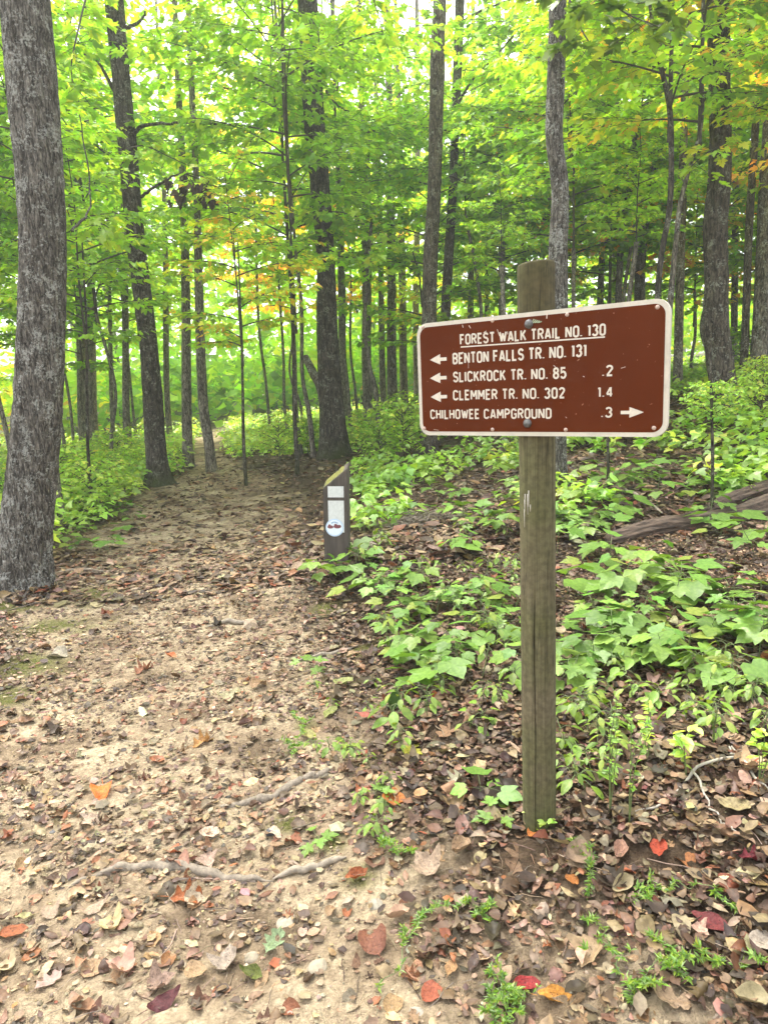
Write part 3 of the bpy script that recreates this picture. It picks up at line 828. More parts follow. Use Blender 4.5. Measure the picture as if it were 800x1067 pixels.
# far-off wood: one mass
r = np.random.default_rng(11)
G = Geo(); W = Geo()
for k in range(40):
    Y = r.uniform(34, 70); x = r.uniform(-.75, .75) * (Y + 5)
    z = gh(x, Y); h = r.uniform(14, 24); w = r.uniform(.1, .28)
    W.add(*tube([(x, Y, z - .3), (x + r.normal(0, .2), Y, z + h * .5), (x + r.normal(0, .5), Y, z + h)], [w, w * .8, w * .3], 7, False))
N = 85000
Y = r.uniform(27, 48, N); x = r.uniform(-.75, .75, N) * (Y + 6); z = gh(x, Y)
zz = z + np.where(r.random(N) < .25, r.uniform(.2, 2.5, N), 1.0 + 13 * r.random(N) ** 1.8)
dens = fbm2(x * .22 + 3, zz * .25 + Y * .2, 3, 77)
keep = dens > -.1
pos = np.c_[x, Y, zz][keep]; n = len(pos)
M = rot_frames(r.normal(0, 1, (n, 3)) * [1, 1, .4], np.array([0, 0, 1]) + r.normal(0, .6, (n, 3)))
dr = fbm2(pos[:, 0] * .15, pos[:, 1] * .15 + pos[:, 2] * .1, 2, 6)
cols = np.where((dr > .27)[:, None], pal_cols('gold', n, r), np.where((dr < -.12)[:, None], pal_cols('green', n, r), pal_cols('lime', n, r)))
V, F = place(FAR_T, pos, M, r.uniform(.25, .6, n))
far = thing('distant_woods', 'hazy far wood of thin trunks and pale leaves behind everything', 'woods'); far['kind'] = 'stuff'
obj('foliage', mesh('far_foliage', V, F, LEAF_FAR, np.repeat(cols, 4, 0), False), far)
obj('trunks', W.mesh('far_trunks', BARK_FAR), far)

# ------------------------------------------------------------------ undergrowth (uncountable)
def undergrowth(name, label, test, n, seed, xr, yr, pal, hmax, lf):
    r = np.random.default_rng(seed)
    x = r.uniform(*xr, n); y = yr[0] + (yr[1] - yr[0]) * r.random(n) ** 1.25
    k = test(x, y) & (np.abs(x) < .62 * y + 1.5) & (fbm2(x * .55, y * .55, 2, seed) > -.16)
    x, y = x[k], y[k]; z = gh(x, y)
    m = 13
    h = hmax * r.uniform(.35, 1, len(x)) * (.7 + .6 * (fbm2(x * .8, y * .8, 2, seed + 1) + .5))
    P = np.repeat(np.c_[x, y, z], m, 0); H = np.repeat(h, m)
    a = r.uniform(0, 6.28, len(P)); f = r.random(len(P)) ** .6
    rr = H * .55 * r.random(len(P))
    pos = P + np.c_[rr * np.cos(a), rr * np.sin(a), H * f]
    M = rot_frames(np.c_[np.cos(a), np.sin(a), r.normal(-.15, .3, len(P))], np.array([0, 0, 1]) + r.normal(0, .35, (len(P), 3)))
    cl = np.repeat(pal_cols(pal, len(x), r, .15), m, 0) * np.exp(r.normal(0, .12, (len(P), 1)))
    V, F = place(MIDT[0], pos, M, lf * r.uniform(.6, 1.3, len(P)))
    o = obj(name, mesh(name, V, F, LEAF, np.repeat(cl, len(MIDT[0][0]), 0), False))
    return tag(o, label, 'undergrowth', kind='stuff')
undergrowth('undergrowth', 'bright green knee-high undergrowth left of the trail', lambda x, y: (x < trail_x(y) - trail_w(y) * (.95 + .2 * (y < 8))) & ~((y < 6.0) & (x > -4.2)), 5200, 31, (-16, -1), (4.8, 24), 'under', .55, .10)
undergrowth('undergrowth', 'low green undergrowth between the trail end and the sign', lambda x, y: (x > trail_x(y) + trail_w(y) * 1.0) & (x < .06 * y) & (y > 13.2 - .5 * x), 2300, 32, (-6, 2.5), (11.5, 26), 'under', .5, .1)
undergrowth('undergrowth', 'green ground plants covering the bank behind the sign', lambda x, y: (x > -.045 * y) & (y > 5.4) & ~((x < .06 * y) & (y > 12)), 5600, 33, (-1, 17), (5.4, 24), 'bank', .36, .095)

# ------------------------------------------------------------------ leaf litter (uncountable)
DLV = []
for sd, half, cx, cy in [(1, ELL_H, .5, .4), (2, ELL_H, 1.6, .8), (3, OAK_H, .6, .6), (4, OAK_H, 1.4, -.5), (5, ROUND_H, .4, .7), (6, ROUND_H, .9, -.4), (7, ELL_H, -1.0, .9), (8, MAPLE_H, .7, .5)]:
    DLV.append(strip_leaf(half, 5, cx, cy, .4 if sd % 2 else -.4, .09, sd))
LIT_LO = []
for sd, (w, cz) in enumerate([(.28, .5), (.2, 1.5), (.38, .35), (.3, -1.2)]):
    ys = np.array([0, .3, .65, 1.0]); ww = np.array([.03, 1, .85, .02]) * w
    V = np.array([(sx * a, y, cz * (sx * a) ** 2 * 2 + .35 * (y - .5) ** 2 + .25 * sx * a * (y - .4)) for y, a in zip(ys, ww) for sx in (-1, 0, 1)])
    i, j = np.meshgrid(np.arange(3), np.arange(2), indexing='ij')
    LIT_LO.append((V, [np.stack([i * 3 + j, i * 3 + j + 1, i * 3 + j + 4, i * 3 + j + 3], -1).reshape(-1, 4)]))
DEADC = [((.23, .15, .085), .26), ((.12, .075, .043), .28), ((.34, .25, .15), .13), ((.065, .042, .028), .2), ((.35, .28, .18), .05), ((.24, .09, .04), .05), ((.28, .19, .13), .03)]
OR, RO, TN, RD, PT, BR, YG, DG, MR = (.75, .2, .035), (.48, .13, .04), (.44, .29, .16), (.42, .06, .03), (.55, .42, .3), (.2, .1, .055), (.34, .38, .08), (.16, .26, .09), (.16, .03, .03)
FL = [(108, 829, 31, (.85, .17, .035), 5, 'bright orange-red leaf lying alone on the pale clay trail'),
      (270, 716, 24, TN, 5, 'orange-tan leaf on the right side of the trail level with the post middle'), (212, 776, 30, (.66, .36, .12), 3, 'yellow-orange crumpled leaf in the middle of the trail'),
      (380, 750, 26, (.62, .2, .14), 0, 'pinkish red oval leaf left of the dark green upright leaf'), (450, 731, 19, (.72, .2, .05), 5, 'orange-red leaf lying among the brown ones left of the post'),
      (443, 750, 18, (.5, .34, .2), 4, 'tan curled leaf just below the orange-red one left of the post'), (410, 838, 36, (.5, .17, .03), 4, 'orange-brown leaf under the creeping seedling left of the post foot'),
      (467, 764, 42, (.36, .21, .11), 9, 'brown oak leaf lying flat left of the post'), (686, 890, 38, (.5, .08, .035), 0, 'glossy deep red leaf right of the post foot'),
      (712, 903, 27, (.4, .16, .05), 5, 'rusty brown leaf touching the deep red one'), (557, 872, 19, (.68, .24, .05), 5, 'small orange leaf against the foot of the post'),
      (646, 893, 32, (.55, .32, .22), 1, 'pinkish tan curled leaf between the post and the deep red leaf'), (596, 924, 20, (.6, .24, .06), 4, 'small orange leaf on the soil below the post'),
      (783, 899, 30, (.2, .02, .03), 3, 'dark crimson leaf at the right edge of the ground'), (740, 968, 46, (.2, .035, .035), 0, 'long dark red leaf in the lower right corner'),
      (764, 846, 36, (.46, .38, .2), 4, 'large pale straw-coloured leaf under the white twig'), (541, 897, 54, (.3, .19, .11), 9, 'big brown oak leaf in front of the post foot'),
      (388, 984, 44, (.27, .11, .065), 5, 'flat reddish brown leaf on the clay in the foreground'), (470, 1015, 28, (.5, .3, .14), 0, 'tan pointed leaf in the foreground below the feathery sprig'),
      (448, 1042, 30, (.42, .12, .06), 4, 'rust-red leaf at the bottom edge'), (443, 906, 38, PT, 7, 'pale tan leaf curled up left of the post foot'),
      (371, 919, 30, (.42, .13, .045), 1, 'rust leaf at the pale end of the stick'), (195, 940, 44, (.45, .15, .05), 3, 'rust-orange torn leaf below the exposed root'),
      (15, 977, 34, (.4, .13, .045), 0, 'rust leaf at the left edge of the foreground'), (55, 953, 28, PT, 5, 'pale rounded leaf on the clay at the left'),
      (285, 988, 40, (.3, .42, .22), 2, 'pale green oak-lobed leaf lying in the foreground'), (262, 1021, 32, (.14, .17, .03), 1, 'olive green leaf standing on edge in the foreground'),
      (577, 1047, 40, (.7, .34, .06), 1, 'yellow-orange leaf at the bottom right of the middle'), (548, 1032, 36, (.35, .03, .03), 0, 'crimson leaf next to the yellow-orange one at the bottom'),
      (172, 1048, 42, (.12, .03, .035), 6, 'dark maroon leaf at the bottom of the trail'), (170, 1030, 34, (.42, .29, .22), 7, 'pinkish pale leaf rolled over the maroon one'),
      (100, 950, 34, PT, 6, 'pale tan leaf lying left of the rust-orange torn leaf'), (395, 577, 15, (.75, .24, .06), 5, 'small orange leaf beside the marker post'),
      (697, 690, 30, (.5, .19, .04), 1, 'orange-brown rolled leaf among the seedlings on the bank'), (345, 746, 28, (.36, .4, .12), 0, 'yellowing oval leaf at the trail edge'),
      (322, 770, 28, (.42, .4, .14), 0, 'yellowing pointed leaf at the trail edge nearer than the oval one'), (358, 715, 26, (.38, .42, .14), 4, 'yellow-green broad leaf at the trail edge below the marker post'),
      (431, 785, 26, (.45, .45, .04), 8, 'bright yellow lobed leaf near the seedlings left of the post'), (366, 779, 24, (.3, .42, .05), 8, 'bright lime lobed leaf right of the trail edge'),
      (791, 988, 34, (.62, .54, .44), 4, 'cream-coloured leaf at the right edge of the foreground'), (660, 1000, 30, TN, 6, 'tan leaf lying on the dark soil in the lower right'),
      (630, 672, 18, (.3, .3, .06), 0, 'yellow-green leaf dropped beside the post on the bank'), (615, 588, 14, (.5, .2, .06), 5, 'orange-brown leaf under the log'),
      (800, 690, 26, (.5, .2, .05), 1, 'rusty leaf at the right edge among the seedlings'), (340, 870, 26, (.5, .37, .24), 6, 'tan rolled leaf beside the near end of the root'),
      (480, 890, 40, (.44, .3, .18), 1, 'long brown curled leaf in front of the creeping seedling'), (700, 1050, 50, (.45, .32, .2), 2, 'tan oak-lobed leaf at the bottom right'),
      (525, 1050, 26, (.5, .36, .26), 4, 'pale brown leaf at the bottom edge left of the crimson leaf'), (770, 950, 30, (.5, .36, .24), 6, 'tan rolled leaf above the cream-coloured one'),
      (240, 1005, 36, (.5, .42, .34), 7, 'greyish pale curled leaf left of the pale green leaf'), (205, 1018, 28, (.52, .36, .2), 4, 'sandy tan leaf on the trail near the bottom'),
      (150, 700, 30, (.36, .16, .09), 3, 'reddish brown crumpled leaf across the middle of the trail'), (60, 685, 24, (.55, .5, .38), 5, 'whitish leaf on the trail below the lichen-spotted trunk')]
HEROP = np.array([hit(px, py) for px, py, *_ in FL])
def dead_cols(n, r, dark=0):
    k = r.choice(len(DEADC), n, p=np.array([w for _, w in DEADC]) / sum(w for _, w in DEADC))
    return jitter(np.array([c for c, _ in DEADC])[k], n, .26, r) * .8
def litter(name, label, n, seed, xr, yr, size, tm, path_keep, off_keep, ypow, shrink_path=.75):
    r = np.random.default_rng(seed)
    y = yr[0] + (yr[1] - yr[0]) * r.random(n) ** ypow
    x = r.uniform(-1, 1, n) * (.62 * y + .5)
    pmk = path_mask(x, y)
    cl = fbm2(x * 2.1, y * 2.1, 3, seed)
    bare = np.clip(1 - (y - 1.2) / 2.8, 0, 1)                   # the clay is barest where feet stop in front of the sign
    pk = path_keep * (1 - .72 * bare) * np.clip(.8 + 1.7 * cl, .05, 1.4)
    k = r.random(n) < np.where(r.random(n) < pmk, pk, off_keep)
    k &= r.random(len(x)) > .8 * moss_mask(x, y)
    for hp_, f_ in zip(HEROP, FL):                      # nothing lies on top of the leaves that stand out
        k &= np.hypot(x - hp_[0], y - hp_[1] + .01) > .55 * f_[2] / FPX * hp_[1] + size * .25
    x, y, pmk = x[k], y[k], pmk[k]; n = len(x)
    z = gh(x, y)
    s = size * np.exp(r.normal(-.12, .48, n)).clip(.25, 2.2) * (1 - (1 - shrink_path) * pmk)
    tilt = r.normal(0, .27, (n, 3)) * (1 - .6 * pmk)[:, None]
    a = r.uniform(0, 6.28, n)
    M = rot_frames(np.c_[np.cos(a), np.sin(a), r.normal(0, .2, n)], np.array([0, 0, 1]) + tilt)
    flip = r.random(n) < .35
    M[flip, :, 2] *= -1
    pos = np.c_[x, y, z + .004 + .02 * r.random(n) * (1 - pmk) + .12 * s * flip]
    cols = dead_cols(n, r)
    cols = np.where((pmk > .5)[:, None], cols * 1.2, cols)
    G = Geo(); w = r.integers(0, len(tm), n)
    for q, t in enumerate(tm):
        m = w == q
        V, F = place(t, pos[m], M[m], s[m])
        G.add(V, F, np.repeat(cols[m], len(t[0]), 0))
    o = obj(name, G.mesh(name, LITTER))
    return tag(o, label, 'leaf litter', kind='stuff')
litter('leaf_litter', 'brown dead leaves covering the near trail and the bank by the sign', 24000, 41, None, (.75, 5.6), .04, DLV, .5, .72, 1.15, .9)
litter('leaf_litter', 'small broken leaf scraps strewn on the near ground', 64000, 42, None, (.75, 6.0), .029, LIT_LO, .85, .95, 1.15, .8)
litter('leaf_litter', 'brown leaf carpet over the trail and slope further off', 48000, 43, None, (5.0, 17), .065, LIT_LO, 1.6, .85, 1.5, .9)

# thin twigs, stalks and needles in the litter
r = np.random.default_rng(47)
n = 5200
y = .8 + 6.5 * r.random(n) ** 1.3; x = r.uniform(-1, 1, n) * (.62 * y + .5)
k = r.random(n) < np.where(path_mask(x, y) > .5, .45, 1); x, y = x[k], y[k]; n = len(x)
tv, tf = tube(np.array([(0, -.5, 0), (.03, -.1, .02), (-.02, .2, .03), (.03, .5, 0)]), [.016, .016, .013, .008], 4, False)
a = r.uniform(0, 6.28, n)
M = rot_frames(np.c_[np.cos(a), np.sin(a), r.normal(0, .12, n)], np.array([0, 0, 1]) + r.normal(0, .2, (n, 3)))
V, F = place((tv, tf), np.c_[x, y, gh(x, y) + .012 * r.random(n) + .002], M, .05 * np.exp(r.normal(0, .5, n)))
cc = jitter(np.array([(.2, .15, .1), (.3, .24, .17), (.1, .07, .05)])[r.integers(0, 3, n)], n, .25, r)
tag(obj('twig_litter', mesh('twig_litter', V, F, LITTER, np.repeat(cc, len(tv), 0))), 'thin twigs and leaf stalks strewn among the dead leaves', 'twig litter', kind='stuff')

# small crumbs of clay and stone
r = np.random.default_rng(44)
n = 9000
y = .8 + 5 * r.random(n) ** 1.3; x = r.uniform(-1, 1, n) * (.6 * y + .5)
k = r.random(n) < path_mask(x, y) * .9 + .06; x, y = x[k], y[k]; n = len(x)
ico = np.array([(0, 0, .7), (.9, 0, .25), (.3, .85, .3), (-.7, .5, .2), (-.7, -.55, .28), (.3, -.85, .2), (0, 0, -.5)])
icf = np.array([(0, 1, 2), (0, 2, 3), (0, 3, 4), (0, 4, 5), (0, 5, 1), (6, 2, 1), (6, 3, 2), (6, 4, 3), (6, 5, 4), (6, 1, 5)])
a = r.uniform(0, 6.28, n)
M = rot_frames(np.c_[np.cos(a), np.sin(a), 0 * a], np.array([0, 0, 1]) + r.normal(0, .3, (n, 3)))
sz = .0045 * np.exp(r.normal(0, .55, n))
V, F = place((ico, [icf]), np.c_[x, y, gh(x, y) + sz * .2], M, sz)
cc = jitter(np.array([(.44, .34, .22), (.3, .22, .14), (.38, .31, .22), (.2, .15, .1)])[r.integers(0, 4, n)], n, .2, r)
tag(obj('soil_crumbs', mesh('soil_crumbs', V, F, LITTER, np.repeat(cc, 7, 0), False)), 'crumbs of clay and gravel strewn over the bare trail', 'gravel', kind='stuff')

# ------------------------------------------------------------------ fallen leaves that can be told apart
DLM = [mesh('fallen_leaf', V, F, DEAD) for V, F in DLV]
MLV = fan_leaf(MAPLE_H, .1, .12, .34, ripple=.1, seed=9)
DLM.append(mesh('fallen_leaf', *MLV, DEAD))
OKV = fan_leaf(OAK_H, .15, .1, .5, ripple=.1, seed=12)
DLM.append(mesh('fallen_leaf', *OKV, DEAD))
def fallen(px, py, L, col, shape, label, group=None, tilt=.25, rz=None, r=rng, lift=.012):
    p = hit(px, py)
    s = .88 * L / FPX * ((p - CAMPOS) @ _f)
    a = rz if rz is not None else r.uniform(0, 6.28)
    M = rot_frames(np.array([[math.cos(a), math.sin(a), r.normal(0, .1)]]), np.array([[0, -.12, 1]]) + r.normal(0, tilt, (1, 3)))[0]
    o = obj('fallen_leaf', DLM[shape])
    # rest the middle of the leaf on the spot
    c = M @ np.array([0, .5, 0]) * s
    loc = p - c + np.array([0, 0, lift])
    o.matrix_world = Matrix([[M[0, 0] * s, M[0, 1] * s, M[0, 2] * s, loc[0]], [M[1, 0] * s, M[1, 1] * s, M[1, 2] * s, loc[1]], [M[2, 0] * s, M[2, 1] * s, M[2, 2] * s, loc[2]], [0, 0, 0, 1]])
    o.color = (*col, 1)
    return tag(o, label, 'fallen leaf', group)
for px, py, L, c, sh, lab in FL: fallen(px, py, L, tuple(v * (.6 if min(c) > .1 else 1.0 if (px, py) == (108, 829) else .68) for v in c), sh, lab, lift=.016, tilt=.13)
r = np.random.default_rng(91)
KINDS = [('dry tan leaf', (.36, .24, .13), (0, 4, 5, 9)), ('dark brown leaf', (.12, .07, .042), (1, 3, 6, 9)), ('pale papery leaf', (.38, .3, .21), (4, 6, 7, 5)), ('rusty brown leaf', (.27, .11, .05), (0, 5, 3, 8)), ('mid brown leaf', (.21, .13, .075), (2, 3, 9, 7))]
for k in range(225):
    while True:
        px, py = r.uniform(0, 800), 700 + 367 * r.random() ** .8
        if abs(px - 561) > 30 or py > 870: break
    on = px < 300
    kk = r.choice(5, p=[.32, .12, .26, .12, .18] if on else [.25, .25, .17, .15, .18])
    nm, c, shp = KINDS[kk]
    L = r.uniform(13, 27) * (py / 900)
    where = 'strewn on the bare clay of the near trail' if on else 'lying in the litter of the near bank'
    fallen(px, py, L, jitter(c, 1, .15, r)[0], int(r.choice(shp)), f'{nm} {where}', f'{nm}s {where}', .22, None, r, .008)

# ------------------------------------------------------------------ sticks, roots, log, twigs on the ground
def on_ground(pts, m, lift=0.0, off=None):
    W = np.array([hit(x, y) for x, y, _ in pts]); rr = np.array([w * .5 * ((p - CAMPOS) @ _f) / FPX for p, (_, _, w) in zip(W, pts)])
    S = spline(np.c_[W, rr], m)
    S[:, 2] = gh(S[:, 0], S[:, 1]) + S[:, 3] * lift
    return S
def stick(name, label, cat, pts, mat, lift=.6, m=28, n=8, extra=(), wob=.003, group=None):
    S = on_ground(pts, m, lift)
    base = S[len(S) // 2, :3].copy(); base[2] -= S[len(S) // 2, 3]
    t = thing(name, label, cat, base, group=group)
    q = np.arange(m) * .33 + rng.uniform(0, 99)
    for c in range(3): S[:, c] += wob * 2.2 * vn2(q, q * 0 + c * 7.7, 5)
    S[:, 3] *= (1 + .22 * vn2(q * .8, q * 0 + 31, 6)) * np.clip(np.minimum(np.arange(m) + 1, m - np.arange(m)) / 5, .35, 1)
    obj('shaft', mesh('shaft', *tube(S[:, :3] - base, S[:, 3], n), mat), t)
    for e in extra:
        E = on_ground(e, 14, lift); E[:, :3] += rng.normal(0, wob, (14, 3))
        obj('side_twig', mesh('side_twig', *tube(E[:, :3] - base, E[:, 3], 6), mat), t)
    return t
stick('exposed_root', 'arched grey root crossing the clay at the bottom of the trail', 'root', [(70, 930, 4), (110, 915, 8), (150, 908, 11), (200, 908, 11), (245, 918, 9), (285, 922, 5)], ROOTM, .0, 60, 12, wob=.004)
stick('exposed_root', 'weathered root at the right trail edge under the seedlings', 'root', [(228, 842, 4), (255, 838, 8), (285, 832, 10), (315, 815, 9), (345, 804, 7)], ROOTM, .05, 60, 12, wob=.004)
stick('stick', 'thin stick with a whitish broken end in the foreground', 'stick', [(285, 920, 5), (310, 913, 7), (335, 905, 7), (360, 898, 6)], DEADWOOD, .7)
stick('stick', 'long thin stick lying at the foot of the lichen-spotted trunk', 'stick', [(0, 614, 4), (40, 606, 3.5), (75, 596, 3.5), (130, 598, 2)], DEADWOOD, .9)
stick('twig', 'forked white twig lying on the leaves at the right', 'twig', [(655, 850, 2), (685, 845, 2.4), (705, 830, 2.8), (730, 806, 3.2), (765, 800, 3.2), (790, 822, 2.6), (805, 835, 2.4)], PALEWOOD, 5.0, 30, 6,
      extra=[[(722, 812, 2.8), (735, 838, 2.4), (752, 862, 2), (765, 878, 1.6)], [(765, 800, 2.2), (762, 788, 2), (790, 800, 1.6)]], wob=.005)
stick('stick', 'bare stick leaning across the bank below the log', 'stick', [(690, 712, 6), (730, 700, 7), (770, 690, 6), (800, 684, 6)], DEADWOOD, .9)
stick('stick', 'short stick among the seedlings left of the post', 'stick', [(310, 690, 4), (340, 684, 5), (372, 676, 4)], DEADWOOD, .9)
stick('stick', 'slim grey stick across the dim bank right of the post', 'stick', [(600, 860, 3), (625, 830, 3.5), (650, 780, 3)], DEADWOOD, 2.0)
stick('fallen_branch', 'thin grey branch propped on the bank just below the sign', 'branch', [(645, 517, 3), (665, 528, 3.5), (690, 545, 3)], DEADWOOD, 6.0)
stick('stick', 'stick lying across the far bare ground of the trail', 'stick', [(215, 655, 3), (240, 650, 5), (270, 652, 4)], DEADWOOD, .8)

# log
def log_mesh(pts, n=56, m=110, amp=.2, seed=0, lift=.75):
    W = np.array([hit(x, y) for x, y, _ in pts]); rr = np.array([w * .5 * ((p - CAMPOS) @ _f) / FPX for p, (_, _, w) in zip(W, pts)])
    S = spline(np.c_[W, rr], m); S[:, 2] = gh(S[:, 0], S[:, 1]) + S[:, 3] * lift
    S[:, 2] = np.convolve(np.pad(S[:, 2], 6, 'edge'), np.ones(13) / 13, 'valid')
    base = S[m // 2, :3].copy(); base[2] -= S[m // 2, 3]
    V, F = tube(S[:, :3] - base, S[:, 3], n)
    c = np.repeat(S[:, :3] - base, n, 0); body = V[:-2] - c
    th = np.tile(np.arange(n) * 2 * math.pi / n, m); l = np.repeat(np.linspace(0, 1.6, m), n)
    d = amp * (1 - 2 * np.abs(vn3(np.cos(th) * 2.8, np.sin(th) * 2.8, l * 1.1, seed))) + amp * .9 * vn3(np.cos(th) * 6, np.sin(th) * 6, l * 7, seed + 1) + amp * .6 * vn3(np.cos(th) * 14, np.sin(th) * 14, l * 16, seed + 2)
    V[:-2] = c + body * (1 + d)[:, None]
    return V, F, base
LOGM = plain('rotten_log', (.085, .058, .04), .95, .8, 9, bmp=1.0, stretch=(1.2, 7, 7))
V, F, base = log_mesh([(634, 568, 15), (665, 560, 18), (700, 553, 19), (740, 548, 18), (775, 542, 19), (815, 532, 23), (860, 524, 26)], seed=4, lift=.55)
lg = thing('fallen_log', 'rotting brown log lying on the bank beyond the post', 'log', base)
obj('stem', mesh('log_stem', V, F, LOGM), lg)
V, F, b2 = log_mesh([(716, 546, 8), (745, 537, 11), (785, 525, 14), (840, 508, 17)], seed=9, lift=1.7)
o = obj('limb', mesh('log_limb', V, F, LOGM), lg); o.location = Vector(b2 - base)

# twig heap and dark root wad
r = np.random.default_rng(15)
p = hit(432, 546); G = Geo()
for k in range(130):
    a = r.uniform(0, 6.28); q = np.array([r.normal(0, .17), r.normal(0, .14), 0]); L = r.uniform(.08, .26)
    d = np.array([math.cos(a), math.sin(a), r.normal(0, .35)]); hgt = max(0, .13 - .5 * np.hypot(*q[:2])) * r.random() + .015
    c = p + q; c[2] = gh(c[0], c[1]) + hgt
    G.add(*tube([c - d * L / 2 - p, c + r.normal(0, .015, 3) - p, c + d * L / 2 - p], [.004, .005, .003], 5))
t = thing('twig_pile', 'low heap of grey dead twigs among the seedlings under the sign', 'twig pile', p)
obj('twigs', G.mesh('twigs', DEADWOOD), t)
p = hit(390, 446); G = Geo()
for k in range(26):
    a = r.uniform(0, 6.28); q = np.array([r.normal(0, .3), r.normal(0, .2), r.uniform(0, .35)])
    d = np.array([math.cos(a), math.sin(a) * .4, r.normal(.1, .5)]) * r.uniform(.15, .4)
    G.add(*tube([q - d, q + r.normal(0, .05, 3), q + d], [.03, .06, .015], 6))
t = thing('root_wad', 'black upturned root tangle on the slope behind the mossy-footed trunk', 'stump', p)
obj('roots', G.mesh('roots', plain('black_root', (.018, .014, .012), .95, .4, 30, bmp=.5)), t)
# pale snapped trunk resting against the mossy-footed tree
W = np.array([at(336, 410, 13.6), at(326, 388, 13.8), at(318, 372, 14.0)]); W = np.r_[[[W[0][0] + .1, 13.4, gh(W[0][0] + .1, 13.4)]], W]
t = thing('snapped_trunk', 'pale snapped stem leaning behind the mossy-footed trunk', 'dead tree', W[0])
obj('trunk', mesh('snapped', *tube(spline(W, 16) - W[0], np.linspace(.11, .07, 16), 9), BARK_PALE), t)

# stones
for k, (px, py, w, c, lab) in enumerate([(434, 1058, 18, (.55, .48, .38), 'cream pebble at the bottom edge of the soil'), (55, 868, 9, (.2, .19, .18), 'dark pebble on the clay at the left'), (283, 868, 12, (.13, .13, .14), 'dark grey stone beside the far root'),
                                         (392, 946, 20, (.5, .44, .34), 'buff stone in the foreground above the reddish brown leaf'), (262, 1000, 16, (.5, .42, .3), 'flat tan stone near the pale green leaf'), (300, 965, 24, (.56, .48, .36), 'pale clay lump right of the trail'),
                                         (330, 1010, 22, (.56, .47, .33), 'yellowish clay lump in the foreground'), (640, 980, 14, (.42, .34, .26), 'small brown stone in the lower right soil')]):
    p = hit(px, py); s = w * .5 * ((p - CAMPOS) @ _f) / FPX
    u, v = np.meshgrid(np.arange(14) * 2 * math.pi / 14, np.linspace(.05, math.pi - .05, 9))
    P = np.stack([np.cos(u) * np.sin(v), np.sin(u) * np.sin(v), np.cos(v) * .55], -1).reshape(-1, 3)
    P *= (1 + .28 * vn3(P[:, 0] * 1.7 + k * 9, P[:, 1] * 1.7, P[:, 2] * 1.7, k))[:, None] * s
    i, j = np.meshgrid(np.arange(8), np.arange(14), indexing='ij'); j2 = (j + 1) % 14
    F = np.stack([i * 14 + j, (i + 1) * 14 + j, (i + 1) * 14 + j2, i * 14 + j2], -1).reshape(-1, 4)
    o = obj('stone', mesh('stone', P, [F, np.array([np.arange(14)]), np.array([np.arange(14)[::-1] + 112])], plain('stone_tint', tuple(v * .5 for v in c), .85, .3, 60, bmp=.4)), None, p + [0, 0, s * .15])
    tag(o, lab, 'stone')

# ------------------------------------------------------------------ seedlings
def seedling_meshes(seed, nleaf, h, lf, tm, pal='seed', whorl=False, splay=1.0):
    r = np.random.default_rng(seed); S = Geo(); pos, fw = [], []
    lean = np.array([r.normal(0, .15), r.normal(0, .15), 1])
    top = lean * h
    S.add(*tube([(0, 0, -.02), lean * h * .5 + [r.normal(0, .01), 0, 0], top], [.0028, .0024, .0018], 5, False))
    for k in range(nleaf):
        a = k * (2.4 if not whorl else 6.283 / nleaf) + r.normal(0, .3)
        f = .55 + .45 * (k + 1) / nleaf
        b = lean * h * f
        d = np.array([math.cos(a), math.sin(a), 0]) * splay
        pl = lf * r.uniform(.4, .9)
        e = b + d * pl + [0, 0, pl * r.uniform(-.05, .45)]
        S.add(*tube([b, (b + e) / 2 + [0, 0, .01], e], [.0014, .0012, .001], 4, False))
        pos.append(e); fw.append(d + [0, 0, r.normal(-.25, .2)])
    pos, fw = np.array(pos), np.array(fw); n = len(pos)
    M = rot_frames(fw, np.array([0, 0, 1]) + r.normal(0, .22, (n, 3)))
    G = Geo(); sz = lf * r.uniform(.65, 1.2, n); cols = pal_cols(pal, n, r, .14); w = r.integers(0, len(tm), n)
    for q, t in enumerate(tm):
        m = w == q
        if m.any():
            V, F = place(t, pos[m], M[m], sz[m]); G.add(V, F, np.repeat(cols[m], len(t[0]), 0))
    return G.mesh('seedling_leaves', SEED, True), S.mesh('seedling_stem', STEM_GREEN)
SDL = [seedling_meshes(400 + k, n, h, lf, STRIPED if k % 3 else MAPLE) for k, (n, h, lf) in enumerate([(5, .2, .12), (3, .14, .14), (7, .26, .11), (4, .12, .1), (6, .3, .13), (2, .1, .13), (8, .22, .09), (4, .2, .15)])]
SML = [seedling_meshes(430 + k, n, h, lf, ELLT, 'under') for k, (n, h, lf) in enumerate([(7, .1, .055), (9, .14, .05), (5, .07, .06)])]
def seedling(px, py, v, s, label, group=None, lib=None, r=rng, name='seedling', cat='seedling'):
    p = hit(px, py)
    t = thing(name, label, cat, p, (r.normal(0, .06), r.normal(0, .06), r.uniform(0, 6.28)), group)
    t.scale = (s, s, s)
    lm, sm = (lib or SDL)[v]
    if lib is None: t.scale = (s, s, s * r.uniform(.55, .85))
    obj('leaves', lm, t); obj('stem', sm, t)
    return t
